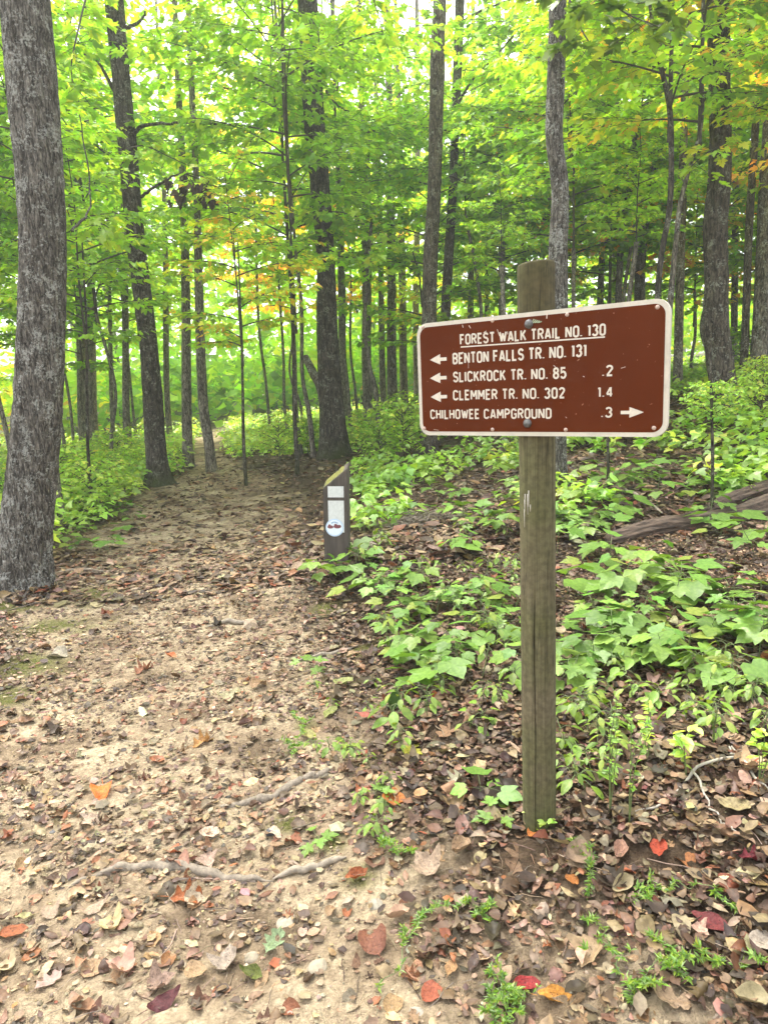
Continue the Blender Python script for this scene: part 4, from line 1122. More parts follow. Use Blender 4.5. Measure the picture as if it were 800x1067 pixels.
for px, py, v, s, lab in [(498, 838, 7, .62, 'maple seedling growing against the left foot of the post'), (520, 862, 3, .6, 'small light seedling at the very foot of the post'),
                          (335, 612, 2, .95, 'lush seedling in front of the marker post foot'), (358, 600, 0, .8, 'seedling right at the foot of the marker post'), (318, 700, 3, .75, 'bluish green seedling at the trail edge'),
                          (440, 690, 1, 1.0, 'broad-leaved seedling with one large lobed leaf left of the post'), (420, 735, 5, .8, 'two-leaved seedling left of the post'), (425, 650, 4, .8, 'tall seedling with big leaves left of the post'),
                          (390, 835, 3, .5, 'low creeping seedling left of the orange-brown leaf'), (330, 880, 3, .5, 'small dull green seedling by the far root end'), (640, 690, 0, .85, 'seedling with spreading leaves right beside the post'),
                          (720, 690, 7, .9, 'large pale seedling on the right bank in front of the log'), (790, 690, 4, .85, 'big-leaved seedling cut by the right edge')]:
    seedling(px, py, v, s, lab)
r = np.random.default_rng(61)
cnt = 0
while cnt < 205:
    px, py = r.uniform(365, 800), 468 + 257 * r.random() ** 1.1
    if abs(px - 561) < 14 and py > 560: continue
    if px < 400 and py > 640: continue
    if px > 600 and 700 < py and r.random() < .6: continue
    if 395 < px < 465 and 520 < py < 575 and r.random() < .8: continue
    if px > 625 and 530 < py < 600 and r.random() < .5: continue
    if float(fbm2(px / 30., py / 24., 2, 19)) < -.28: continue
    side = 'left of the post' if px < 561 else 'right of the post'
    seedling(px, py, int(r.integers(0, 8)), r.uniform(.75, 1.2) * float(np.interp(py, [480, 560, 640, 720], [1.05, 1.0, .92, .82])), f'light green maple seedling crowding the bank {side}', f'maple seedlings on the bank {side}', r=r)
    cnt += 1
cnt = 0
while cnt < 70:
    px, py = r.uniform(585, 800), r.uniform(680, 850)
    if px > 645 and py > 785: continue
    if float(fbm2(px / 40., py / 35., 2, 23)) < -.12: continue
    seedling(px, py, int(r.integers(0, 3)), r.uniform(.6, 1.15), 'little yellow-green plant with narrow leaves right of the post', 'little narrow-leaved plants right of the post', SML, r, 'small_plant', 'plant')
    cnt += 1
cnt = 0
while cnt < 60:
    px, py = r.uniform(375, 545), r.uniform(560, 770)
    if px < 420 and py > 690: continue
    seedling(px, py, int(r.integers(0, 3)), r.uniform(.7, 1.3), 'little narrow-leaved plant between the broad seedlings left of the post', 'little narrow-leaved plants left of the post', SML, r, 'small_plant', 'plant')
    cnt += 1
for k in range(26):
    px, py = r.uniform(55, 180), 525 + 55 * r.random()
    if px > 190 - (py - 500) * .9: continue
    seedling(px, py, int(r.integers(0, 8)), r.uniform(.7, 1.1), 'green seedling at the trail edge beside the lichen-spotted trunk', 'seedlings left of the trail', r=r)
for k in range(16):
    px, py = r.uniform(300, 420), r.uniform(690, 880)
    seedling(px, py, int(r.integers(0, 3)), r.uniform(.45, .8), 'tiny green plant on the bare right edge of the trail', 'tiny plants along the trail edge', SML, r, 'small_plant', 'plant')

# feathery trailing sprigs: many narrow leaflets in whorls
def sprig(pts, label, lf=.016, dens=140, col='green', lift=.02):
    W = np.array([hit(x, y) for x, y in pts]); S = spline(W, 40)
    q = np.arange(40) * .3 + rng.uniform(0, 50); S[:, 0] += .02 * vn2(q, 0 * q, 1); S[:, 1] += .02 * vn2(q, 0 * q + 9, 2)
    S[:, 2] = gh(S[:, 0], S[:, 1]) + lift * np.sin(np.linspace(.3, 2.9, 40)) + .006
    base = S[0].copy()
    t = thing('trailing_sprig', label, 'plant', base)
    obj('stem', mesh('sprig_stem', *tube(S - base, .0012, 4), STEM_GREEN), t)
    shoots = [S]
    for q in range(5):
        i0 = int(rng.integers(4, 36)); d = rng.normal(0, 1, 3) * [1, 1, 0]; d /= np.linalg.norm(d)
        Q = S[i0] + d[None] * (rng.uniform(.04, .11) * np.linspace(0, 1, 12))[:, None] + np.array([0, 0, .03])[None] * np.linspace(0, 1, 12)[:, None]
        shoots.append(Q)
    PP, TT = [], []
    for Q in shoots:
        L = np.linalg.norm(np.diff(Q, axis=0), axis=1).sum(); n = int(L * dens * 4)
        f = rng.random(n * 2) * (len(Q) - 1.001); f = f[vn2(f * .45, 0 * f + L * 40, 3) > -.15][:n]
        i = f.astype(int); PP.append(Q[i] + (Q[i + 1] - Q[i]) * (f - i)[:, None]); TT.append(Q[i + 1] - Q[i])
    P, T = np.concatenate(PP), np.concatenate(TT); n = len(P); T = T / np.linalg.norm(T, axis=1)[:, None]
    D = rng.normal(0, 1, (n, 3)) * [1, 1, .6]; D[:, 2] = np.abs(D[:, 2]) * .6
    D = D + T * .5; D /= np.linalg.norm(D, axis=1)[:, None]
    M = rot_frames(D, rng.normal(0, .5, (n, 3)) + [0, 0, 1])
    nar = (FAR_T[0] * [.35, 1, 1], FAR_T[1])
    V, F = place(nar, P - base, M, lf * rng.uniform(.5, 1.5, n))
    obj('leaves', mesh('sprig_leaves', V, F, LEAF, np.repeat(pal_cols(col, n, rng) * .7, 4, 0), False), t)
for pts, lab in [([(398, 1040), (425, 985), (455, 955), (495, 948), (508, 980)], 'arching feathery green sprig on the clay in the foreground'),
                 ([(600, 880), (612, 905), (606, 935)], 'small feathery sprig right of the post foot'), ([(655, 945), (700, 932), (745, 945), (780, 970)], 'long feathery sprig in the lower right'),
                 ([(612, 960), (640, 1000), (655, 1050)], 'feathery sprig trailing down the lower right soil'), ([(690, 1000), (740, 1015), (800, 1015)], 'leafy sprig along the bottom right corner'),
                 ([(650, 1050), (690, 1020), (720, 1030)], 'short leafy sprig at the bottom right'), ([(510, 1010), (520, 1040), (515, 1065)], 'little sprig at the bottom edge'),
                 ([(300, 790), (315, 775), (310, 745)], 'wispy sprig on the trail edge'), ([(540, 1040), (530, 1060), (528, 1075)], 'sprig tucked beside the crimson leaf'), ([(395, 880), (410, 895), (430, 890)], 'grassy sprig left of the pale curled leaf')]:
    sprig(pts, lab)

# spindly upright weeds right of the post
def weed(px, py, hpx, label, n=60, lf=.022, pal='green'):
    p = hit(px, py); h = hpx / FPX * ((p - CAMPOS) @ _f); t = thing('spindly_weed', label, 'plant', p)
    S = Geo(); pos, fw = [], []
    for q in range(3):
        a = rng.uniform(0, 6.28); e = np.array([math.cos(a) * .06, math.sin(a) * .06, 0]) * rng.random()
        P = spline([(0, 0, 0), e * .5 + [0, 0, h * .55], e + [rng.normal(0, .02), 0, h * rng.uniform(.8, 1)]], 10)
        S.add(*tube(P, np.linspace(.002, .001, 10), 4, False))
        for k in range(n // 3):
            f = rng.uniform(.25, 1) * 8.99; i = int(f); b = P[i] + (P[i + 1] - P[i]) * (f - i); a = rng.uniform(0, 6.28)
            pos.append(b); fw.append((math.cos(a), math.sin(a), rng.normal(.2, .3)))
    obj('stems', S.mesh('weed_stems', STEM_GREEN), t)
    M = rot_frames(np.array(fw), np.array([0, 0, 1]) + rng.normal(0, .4, (len(pos), 3)))
    V, F = place(ELLT[0], np.array(pos), M, lf * rng.uniform(.5, 1.2, len(pos)))
    obj('leaves', mesh('weed_leaves', V, F, LEAF, np.repeat(pal_cols(pal, len(pos), rng), len(ELLT[0][0]), 0), False), t)
weed(635, 850, 135, 'spindly weed with tiny leaves just right of the post', 60)
weed(655, 860, 130, 'second spindly weed with tiny leaves, further from the post', 60)
weed(675, 800, 80, 'low spindly weed left of the white twig', 45, .03, 'under')
weed(790, 820, 70, 'bright yellow-green weed at the right edge above the white twig', 40, .04, 'under')
weed(715, 815, 60, 'yellow-green weed behind the white twig', 30, .05, 'under')
weed(560, 868, 26, 'fresh little weed leaning on the foot of the post', 24, .03, 'under')

# single dark green leaf standing on a stalk
p = hit(398, 745); t = thing('seedling', 'lone dark green oval leaf standing on a stalk left of the post', 'seedling', p)
lv = ELLT[0]; d = at(408, 730, p[1] - .02) - p
obj('stem', mesh('stalk', *tube([(0, 0, 0), d * .6 + [0, 0, .01], d * [1, 1, 1] - [0, 0, .02]], [.0016, .0014, .001], 5), STEM_DARK), t)
V, F = place(fan_leaf(ELL_H, .2, .1, .4), np.array([d - [0, 0, .045]]), rot_frames(np.array([[.25, .1, 1.0]]), np.array([[0, -1.0, .2]])), [.1])
obj('leaf', mesh('lone_leaf', V, F, SEED, np.broadcast_to(np.array([.04, .09, .012]), (len(V), 3))), t)

# wilted leaves hanging on the slim tree's dead branch
r = np.random.default_rng(8)
p0 = at(205, 185, 10.4); t = thing('wilted_leaves', 'bunch of dark wilted leaves hanging from a dead branch over the trail', 'dead leaves', p0)
G = Geo()
for k in range(34):
    q = at(r.uniform(172, 226), r.uniform(180, 205) + (8 if k % 3 else 0), 10.4 + r.normal(0, .15)) - p0
    V, F = place(DLV[int(r.integers(0, 8))], q[None], rot_frames(np.array([[r.normal(0, .25), r.normal(0, .25), -1.0]]), r.normal(0, 1, (1, 3))), [r.uniform(.1, .17)])
    G.add(V, F, jitter((.05, .032, .024), 1, .3, r)[0])
obj('leaves', G.mesh('wilted', LITTER), t)
S = Geo()
for k in range(6):
    S.add(*tube(spline([at(195, 180, 10.4) - p0, at(r.uniform(178, 222), 188, 10.4) - p0, at(r.uniform(174, 226), 203, 10.4) - p0], 8), .006, 4))
obj('twigs', S.mesh('wilted_twigs', TWIG), t)

# leafy branches of the nearer trees that hang into the view (each one a branch of its tree)
def bough(tree, start, pts, pal, n=26, lf=.13, tm=MAPLE, dark=1.0, spread=.35):
    base = np.array(tree.location)
    W = np.array([at(*start)] + [at(x, y, Y) for x, y, Y in pts]); S = spline(W, 30)
    br = obj('branch', mesh('bough', *tube(S - base, np.linspace(.016, .002, 30), 5), TWIG), tree)
    tw = Geo(); pos, fw = [], []
    for k in range(n):
        i = int(rng.uniform(9, 29)); b = S[i]; a = rng.uniform(0, 6.28); L = spread * rng.uniform(.3, 1)
        e = b + np.array([math.cos(a) * L, math.sin(a) * L, rng.normal(-.06, .08)])
        tw.add(*tube([b - base, e - base], [.003, .0015], 3, False))
        for q in range(3):
            pos.append(b + (e - b) * rng.uniform(.5, 1.0)); aa = a + rng.normal(0, .8); fw.append((math.cos(aa), math.sin(aa), rng.normal(-.35, .25)))
    obj('twigs', tw.mesh('bough_twigs', TWIG), br)
    n = len(pos); M = rot_frames(np.array(fw), np.array([0, 0, 1]) + rng.normal(0, .3, (n, 3)))
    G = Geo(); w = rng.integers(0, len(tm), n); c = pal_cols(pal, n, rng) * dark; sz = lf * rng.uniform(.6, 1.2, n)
    for q, tt in enumerate(tm):
        m = w == q
        if m.any():
            V, F = place(tt, np.array(pos)[m] - base, M[m], sz[m]); G.add(V, F, np.repeat(c[m], len(tt[0]), 0))
    obj('leaves', G.mesh('bough_leaves', LEAF), br)
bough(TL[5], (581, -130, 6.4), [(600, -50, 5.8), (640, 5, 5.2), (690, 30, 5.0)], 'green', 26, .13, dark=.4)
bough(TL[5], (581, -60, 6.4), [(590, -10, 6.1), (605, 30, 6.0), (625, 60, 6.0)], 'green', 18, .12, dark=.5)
bough(TL[3], (458, -90, 11.5), [(420, -60, 9.5), (390, -20, 8.6), (395, 20, 8.5), (408, 60, 8.5)], 'lime', 26, .13)
bough(TL[1], (142, 262, 11.1), [(135, 250, 9.5), (110, 235, 8.3), (80, 220, 8)], 'lime', 26, .13)
bough(TL[1], (119, -30, 11.1), [(100, -30, 9), (82, 30, 8.2), (75, 80, 8.1), (95, 110, 8.2)], 'lime', 34, .13)
bough(TL[1], (134, 160, 11.1), [(128, 158, 10.3), (150, 152, 10.3), (180, 165, 10.4), (235, 190, 10.4)], 'lime', 28, .14)
bough(TL[2], (334, 205, 12.7), [(318, 222, 11.7), (335, 220, 11.5), (370, 225, 11.8), (420, 250, 12)], 'lime', 34, .14, spread=.5)
bough(TL[2], (339, 255, 12.7), [(335, 262, 11.6), (360, 268, 11.5), (385, 272, 11.8), (420, 300, 12)], 'lime', 30, .14, spread=.5)
bough(TL[6], (749, 140, 9.3), [(752, 150, 8.6), (735, 160, 8.3), (715, 178, 8.3)], 'gold', 20, .12)
bough(TL[12], (661, 140, 15), [(650, 130, 14.4), (625, 135, 14), (595, 145, 14)], 'orange', 26, .16, spread=.7)
bough(TL[6], (748, -40, 9.3), [(725, -8, 9.0), (695, 18, 9.1), (668, 25, 9.2)], 'orange', 26, .13, spread=.45)

# ------------------------------------------------------------------ marker post
MK = plain('marker_wood', (.075, .06, .048), .9, .4, 30, bmp=.5, stretch=(1, 1, .12))
MB = CAMPOS * 0 + hit(352, 584)
fw_ = (MB - CAMPOS) @ _f
pxm = fw_ / FPX
mw = 25 * pxm; hR = 96 * pxm * 1.02; hL = 76 * pxm * 1.02
t = thing('marker_post', 'short dark wooden marker post with white blaze and round sticker beside the trail', 'post', MB, (rad(1), rad(2.2), rad(-3)))
d2 = mw * .95
V = np.array([(-mw / 2, -d2 / 2, -.1), (mw / 2, -d2 / 2, -.1), (mw / 2, d2 / 2, -.1), (-mw / 2, d2 / 2, -.1), (-mw / 2, -d2 / 2, hL), (mw / 2, -d2 / 2, hR), (mw / 2, d2 / 2, hR + .035), (-mw / 2, d2 / 2, hL + .035)])
import bmesh
bm = bmesh.new()
vs = [bm.verts.new(v) for v in V]
for f in [(0, 1, 5, 4), (1, 2, 6, 5), (2, 3, 7, 6), (3, 0, 4, 7), (4, 5, 6, 7), (3, 2, 1, 0)]: bm.faces.new([vs[q] for q in f])
bmesh.ops.bevel(bm, geom=bm.edges[:], offset=.006, segments=2, affect='EDGES')
me = bpy.data.meshes.new('marker_body'); bm.to_mesh(me); bm.free(); me.materials.append(MK)
obj('post', me, t)
# moss cushion on the sloping top
n1, n2 = 18, 10
u, v = np.meshgrid(np.linspace(-.5, .38, n1), np.linspace(-.42, .48, n2))
edge = np.clip(1 - np.maximum(np.abs((u + .06) / .44), np.abs((v - .03) / .45)) ** 4, 0, 1)
zt = hL + (hR - hL) * (u + .5) + .035 * (v + .5) - .006 + edge * (.016 + .012 * vn2(u * 9, v * 9, 3))
V = np.stack([u * mw, v * d2, zt], -1).reshape(-1, 3)
i, j = np.meshgrid(np.arange(n2 - 1), np.arange(n1 - 1), indexing='ij')
F = np.stack([i * n1 + j, i * n1 + j + 1, (i + 1) * n1 + j + 1, (i + 1) * n1 + j], -1).reshape(-1, 4)
obj('moss', mesh('moss', V, F, plain('yellow_moss', (.15, .145, .03), .95, .5, 90, bmp=.8)), t)
WHITE = plain('white_paint', (.62, .63, .61), .7, .11, 45)
yf = -d2 / 2
def slab(x0, x1, z0, z1, th, front):
    V = [(x0, front, z0), (x1, front, z0), (x1, front, z1), (x0, front, z1), (x0, front + th, z0), (x1, front + th, z0), (x1, front + th, z1), (x0, front + th, z1)]
    return V, [np.array([(0, 1, 2, 3), (5, 4, 7, 6), (4, 0, 3, 7), (1, 5, 6, 2), (3, 2, 6, 7), (4, 5, 1, 0)])]
zpx = lambda py: (584 - py) * pxm * 1.02
xpx = lambda px: (px - 353) * pxm
obj('blaze', mesh('blaze', *slab(xpx(345.5), xpx(361.5), zpx(516.5), zpx(505.5), .003, yf - .003), WHITE, smooth=False), t)
obj('blaze', mesh('blaze', *slab(xpx(345.5), xpx(361.5), zpx(552), zpx(519.8), .003, yf - .003), WHITE, smooth=False), t)
def disc(cx, cz, rx, rz, y, n=28):
    a = np.arange(n) * 2 * math.pi / n
    V = np.r_[np.c_[cx + rx * np.cos(a), np.full(n, y), cz + rz * np.sin(a)], np.c_[cx + rx * np.cos(a), np.full(n, y + .0012), cz + rz * np.sin(a)]]
    k = np.arange(n); k2 = (k + 1) % n
    return V, [np.array([k]), np.stack([k, k2, n + k2, n + k], -1)[:, ::-1]]
rr = 9.2 * pxm
cx_, cz_ = xpx(351.8), zpx(547)
st = obj('sticker', mesh('sticker', *disc(cx_, cz_, rr, rr, yf - .0048), plain('sticker_rim', (.5, .62, .78), .4, .08, 60), smooth=False), t)
obj('sticker_face', mesh('sticker_face', *disc(cx_, cz_, rr * .86, rr * .86, yf - .0062), plain('sticker_face', (.74, .8, .86), .4, .05, 60), smooth=False), st)
G = Geo()
for qx, qz, ax, az in [(-.46, .08, .34, .18), (-.56, .2, .16, .18), (.3, .12, .42, .2), (.12, .26, .18, .18), (.52, .16, .2, .17)]:
    G.add(*disc(cx_ + qx * rr, cz_ + qz * rr, ax * rr, az * rr, yf - .0074 - .00025 * G.n / 56, 18))
obj('emblem', G.mesh('emblem', plain('emblem_red', (.2, .06, .07), .5, .5, 150), False), st)
G = Geo()
for k in range(5):
    a = rad(60 + 15 * k)
    G.add(*disc(cx_ + math.cos(a) * rr * .62, cz_ + math.sin(a) * rr * .62, .07 * rr, .1 * rr, yf - .0072 - .0002 * k, 8))
obj('lettering', G.mesh('sticker_marks', plain('sticker_ink', (.25, .38, .55), .5, .2, 150), False), st)

# ------------------------------------------------------------------ trail sign
def post_mat():
    m, N, ramp, mix, bump, fin = mat_new('weathered_post')
    co = N('ShaderNodeTexCoord').outputs['Object']
    mp = N('ShaderNodeMapping', {'Vector': co, 'Scale': (90, 90, 2.2)}).outputs[0]
    g1 = N('ShaderNodeTexNoise', {'Vector': mp, 'Scale': 1.0, 'Detail': 6, 'Roughness': .7}).outputs[0]
    g2 = N('ShaderNodeTexNoise', {'Vector': co, 'Scale': 3.5, 'Detail': 4}).outputs[0]
    g3 = N('ShaderNodeTexNoise', {'Vector': co, 'Scale': 60, 'Detail': 4}).outputs[0]
    c = ramp(g1, [(.26, (.062, .05, .028)), (.5, (.13, .106, .064)), (.76, (.19, .158, .1))])
    c = mix(.6, c, ramp(g3, [(.35, (.6, .58, .55)), (.62, (1.2, 1.18, 1.15))]), 'MULTIPLY')
    c = mix(ramp(g2, [(.4, (0, 0, 0)), (.62, (.8, .8, .8))]), c, mix(1, c, (.75, .92, .6), 'MULTIPLY'))
    z = N('ShaderNodeSeparateXYZ', {0: co}).outputs[2]
    lowz = N('ShaderNodeMapRange', {0: z, 1: .62, 2: .05, 3: 0, 4: 1}).outputs[0]
    lw = N('ShaderNodeMath', {0: lowz, 1: ramp(g2, [(.3, (.3, .3, .3)), (.6, (1, 1, 1))])}, operation='MULTIPLY').outputs[0]
    lw = N('ShaderNodeMath', {0: lw, 1: .7}, operation='MULTIPLY').outputs[0]
    c = mix(lw, c, mix(1, c, (.72, .9, .5), 'MULTIPLY'))
    hz = N('ShaderNodeMapRange', {0: z, 1: 1.15, 2: 1.5, 3: 0, 4: .75}).outputs[0]
    c = mix(hz, c, mix(1, c, (.52, .5, .4), 'MULTIPLY'))
    mp3 = N('ShaderNodeMapping', {'Vector': co, 'Scale': (28, 28, .9), 'Location': (3, 1, 7)}).outputs[0]
    w = N('ShaderNodeTexNoise', {'Vector': mp3, 'Scale': 1.0, 'Detail': 2, 'Roughness': .4}).outputs[0]
    w = N('ShaderNodeMath', {0: w, 1: .5}, operation='SUBTRACT').outputs[0]
    w = N('ShaderNodeMath', {0: w}, operation='ABSOLUTE').outputs[0]
    crack = ramp(w, [(.002, (.6, .6, .6)), (.008, (1, 1, 1))])
    c = mix(1, c, crack, 'MULTIPLY')
    b = bump(g1, .5, .004)
    b = bump(crack, .5, .003, b)
    b = bump(g3, .15, .002, b)
    fin(N('ShaderNodeBsdfPrincipled', {'Base Color': c, 'Roughness': .88, 'Normal': b, 'Specular IOR Level': .25}).outputs[0])
    return m
PB = at(561.5, 855, 2.0); PB[2] = gh(PB[0], PB[1])
PT_ = at(558.5, 275, 2.0)
sg = thing('trail_sign', 'brown routed trail sign with cream border and lettering bolted to a round wooden post', 'sign', PB)
hp = PT_[2] - PB[2]
R0 = .0505; ns, nr = 288, 90
th = np.arange(ns) * 2 * math.pi / ns; zz = np.r_[-.15, np.linspace(0, hp - .006, nr - 2), hp]
rad_ = np.full((nr, ns), R0)
CA = rad(-112); crw = (th - CA + math.pi) % (2 * math.pi) - math.pi
for k, z in enumerate(zz):
    wob = .045 * math.sin(z * 4.2) + .03 * math.sin(z * 11 + 1)
    cr = np.exp(-((crw + wob) / .022) ** 2) * np.clip((.78 - z) / .1, 0, 1) + .6 * np.exp(-((crw - .75 + wob * .6) / .018) ** 2) * np.clip((.9 - z) / .1, 0, 1) * np.clip((z - .45) / .1, 0, 1)
    rad_[k] = R0 * (1 + .012 * vn3(np.cos(th) * 3, np.sin(th) * 3, z * 1.2, 4) + .006 * vn3(np.cos(th) * 16, np.sin(th) * 16, z * 2.5, 5)) - .009 * cr
rad_[-1] *= .955
X = np.stack([rad_ * np.cos(th), rad_ * np.sin(th), np.broadcast_to(zz[:, None], rad_.shape) + np.where(zz[:, None] > hp - .01, .004 * np.cos(th * 1 + 1)[None], 0)], -1).reshape(-1, 3)
X = np.r_[X, [[0, 0, hp + .001]]]
i, j = np.meshgrid(np.arange(nr - 1), np.arange(ns), indexing='ij'); j2 = (j + 1) % ns
F = [np.stack([i * ns + j, i * ns + j2, (i + 1) * ns + j2, (i + 1) * ns + j], -1).reshape(-1, 4)]
k = np.arange(ns); F.append(np.stack([(nr - 1) * ns + k, (nr - 1) * ns + (k + 1) % ns, np.full(ns, nr * ns)], -1))
obj('post', mesh('sign_post', X, F, post_mat()), sg)

AS = rad(38)
U = np.array([math.cos(AS), -math.sin(AS), 0]); NN = np.array([-math.sin(AS), -math.cos(AS), 0]); ZZ = np.array([0, 0, 1.0])
TH = .011
C0 = PB + NN * (R0 + TH)                       # front plane
def suv(px, py):
    d = ray(px, py); tt = ((C0 - CAMPOS) @ NN) / (d @ NN); p = CAMPOS + d * tt
    return np.array([(p - C0) @ U, p[2]])
q = np.array([suv(*p) for p in [(434.5, 338), (697.5, 309.5), (696, 455.5), (437, 453.5)]])
u0, u1 = (q[0, 0] + q[3, 0]) / 2, (q[1, 0] + q[2, 0]) / 2
w0, w1 = (q[2, 1] + q[3, 1]) / 2, (q[0, 1] + q[1, 1]) / 2
O = C0 - PB
board = obj('panel', None, sg, O)
def S3(u, w, o):                               # sign coordinates -> local to the board
    u, w = np.asarray(u, float), np.asarray(w, float)
    return U[None] * np.atleast_1d(u)[:, None] + ZZ[None] * (np.atleast_1d(w) - C0[2])[:, None] + NN[None] * o
def rrect(a0, a1, b0, b1, rr, n=9):
    pts = []
    for cx, cy, s in ((a1 - rr, b1 - rr, 0), (a0 + rr, b1 - rr, 90), (a0 + rr, b0 + rr, 180), (a1 - rr, b0 + rr, 270)):
        for k in range(n):
            a = rad(s + 90 * k / (n - 1)); pts.append((cx + rr * math.cos(a), cy + rr * math.sin(a)))
    return np.array(pts)
def prism(out, o0, o1):
    n = len(out); V = np.r_[S3(out[:, 0], out[:, 1], o1), S3(out[:, 0], out[:, 1], o0)]
    k = np.arange(n); k2 = (k + 1) % n
    return V, [np.array([k]), np.array([k[::-1] + n]), np.stack([k, n + k, n + k2, k2], -1)]
CREAM = plain('cream_edge', (.52, .47, .38), .6, .12, 25)
def sign_mat():
    m, N, ramp, mix, bump, fin = mat_new('sign_brown')
    co = N('ShaderNodeTexCoord').outputs['Object']
    n = N('ShaderNodeTexNoise', {'Vector': co, 'Scale': 5, 'Detail': 4}).outputs[0]
    c = ramp(n, [(.3, (.082, .0165, .0035)), (.7, (.1, .021, .0048))])
    sp = N('ShaderNodeTexNoise', {'Vector': co, 'Scale': 85, 'Detail': 2}).outputs[0]
    c = mix(ramp(sp, [(.73, (0, 0, 0)), (.77, (.6, .6, .6))]), c, (.42, .24, .15, 1))
    sp2 = N('ShaderNodeTexNoise', {'Vector': co, 'Scale': 30, 'Detail': 5, 'Roughness': .8}).outputs[0]
    c = mix(ramp(sp2, [(.62, (0, 0, 0)), (.72, (.4, .4, .4))]), c, (.075, .022, .009, 1))
    fin(N('ShaderNodeBsdfPrincipled', {'Base Color': c, 'Roughness': .52, 'Normal': bump(sp2, .1, .001), 'Specular IOR Level': .06}).outputs[0])
    return m
# cream slab and the brown face on it
me = mesh('border', *prism(rrect(u0, u1, w0, w1, .035), -TH, 0.0), CREAM, smooth=False)
obj('border', me, board)
bw = .0115
obj('face', mesh('face', *prism(rrect(u0 + bw, u1 - bw, w0 + bw, w1 - bw, .026), -.002, .0006), sign_mat(), smooth=False), board)
# stroke lettering: unit cap height, x width given
def arc(cx, cy, rx, ry, a0, a1, n=9): return [(cx + rx * math.cos(rad(a)), cy + ry * math.sin(rad(a))) for a in np.linspace(a0, a1, n)]
def stadium(w=.42, h=1, x=0): r_ = w / 2; return arc(x + r_, h - r_, r_, r_, 0, 180) + arc(x + r_, r_, r_, r_, 180, 360) + [(x + w, h - r_)]
GL = {'A': (.46, [[(0, 0), (.21, 1)], [(.25, 1), (.46, 0)], [(.07, .26), (.39, .26)]]),
      'B': (.42, [[(0, 0), (0, 1)], [(0, 1)] + arc(.22, .765, .2, .235, 90, -90) + [(0, .53)], [(.0, .53)] + arc(.22, .265, .2, .265, 90, -90) + [(0, 0)]]),
      'C': (.42, [arc(.21, .78, .21, .22, 5, 180) + arc(.21, .22, .21, .22, 180, 355)]),
      'D': (.42, [[(0, 0), (0, 1)], [(0, 1), (.18, 1)] + arc(.2, .78, .22, .22, 90, 0) + arc(.2, .22, .22, .22, 0, -90) + [(0, 0)]]),
      'E': (.36, [[(.36, 1), (0, 1), (0, 0), (.36, 0)], [(0, .52), (.3, .52)]]),
      'F': (.36, [[(.36, 1), (0, 1), (0, 0)], [(0, .52), (.3, .52)]]),
      'G': (.42, [arc(.21, .78, .21, .22, 5, 180) + arc(.21, .22, .21, .22, 180, 360) + [(.42, .46), (.24, .46)]]),
      'H': (.42, [[(0, 0), (0, 1)], [(.42, 0), (.42, 1)], [(0, .52), (.42, .52)]]),
      'I': (.0, [[(0, 0), (0, 1)]]),
      'K': (.42, [[(0, 0), (0, 1)], [(.4, 1), (.02, .42)], [(.14, .6), (.42, 0)]]),
      'L': (.34, [[(0, 1), (0, 0), (.34, 0)]]),
      'M': (.52, [[(0, 0), (0, 1)], [(.03, .97), (.26, .3)], [(.26, .3), (.49, .97)], [(.52, 1), (.52, 0)]]),
      'N': (.44, [[(0, 0), (0, 1)], [(.03, .97), (.41, .03)], [(.44, 0), (.44, 1)]]),
      'O': (.42, [stadium()]), '0': (.4, [stadium(.4)]),
      'P': (.42, [[(0, 0), (0, 1)], [(0, 1)] + arc(.21, .745, .21, .255, 90, -90) + [(0, .49)]]),
      'R': (.42, [[(0, 0), (0, 1)], [(0, 1)] + arc(.21, .755, .21, .245, 90, -90) + [(0, .51)], [(.2, .5), (.42, 0)]]),
      'S': (.42, [arc(.21, .76, .2, .24, 15, 255, 12) + arc(.21, .26, .21, .26, 75, -165, 12)]),
      'T': (.42, [[(0, 1), (.42, 1)], [(.21, 1), (.21, 0)]]),
      'U': (.42, [[(0, 1), (0, .22)] + arc(.21, .22, .21, .22, 180, 360) + [(.42, 1)]]),
      'W': (.62, [[(0, 1), (.15, .02)], [(.16, .02), (.31, .85)], [(.31, .85), (.46, .02)], [(.47, .02), (.62, 1)]]),
      '.': (.0, [[(0, -.0), (0, .1)]]),
      '1': (.12, [[(0, .85), (.1, .97)], [(.12, 1), (.12, 0)]]),
      '2': (.4, [arc(.2, .77, .2, .23, 170, -25) + [(.03, .06)], [(0, 0.02), (.4, 0.02)]]),
      '3': (.4, [arc(.2, .765, .19, .235, 160, -80), arc(.19, .265, .21, .265, 80, -160)]),
      '4': (.44, [[(.33, 0), (.33, 1)], [(.3, .96), (.02, .28)], [(0, .26), (.44, .26)]]),
      '5': (.4, [[(.37, 1), (.04, 1), (.02, .54)] + arc(.19, .32, .21, .32, 120, -155)]),
      '8': (.4, [arc(.2, .765, .18, .235, -90, 270, 16), arc(.2, .265, .2, .265, 90, 450, 16)])}
INK = plain('sign_lettering', (.58, .52, .42), .6, .1, 120)
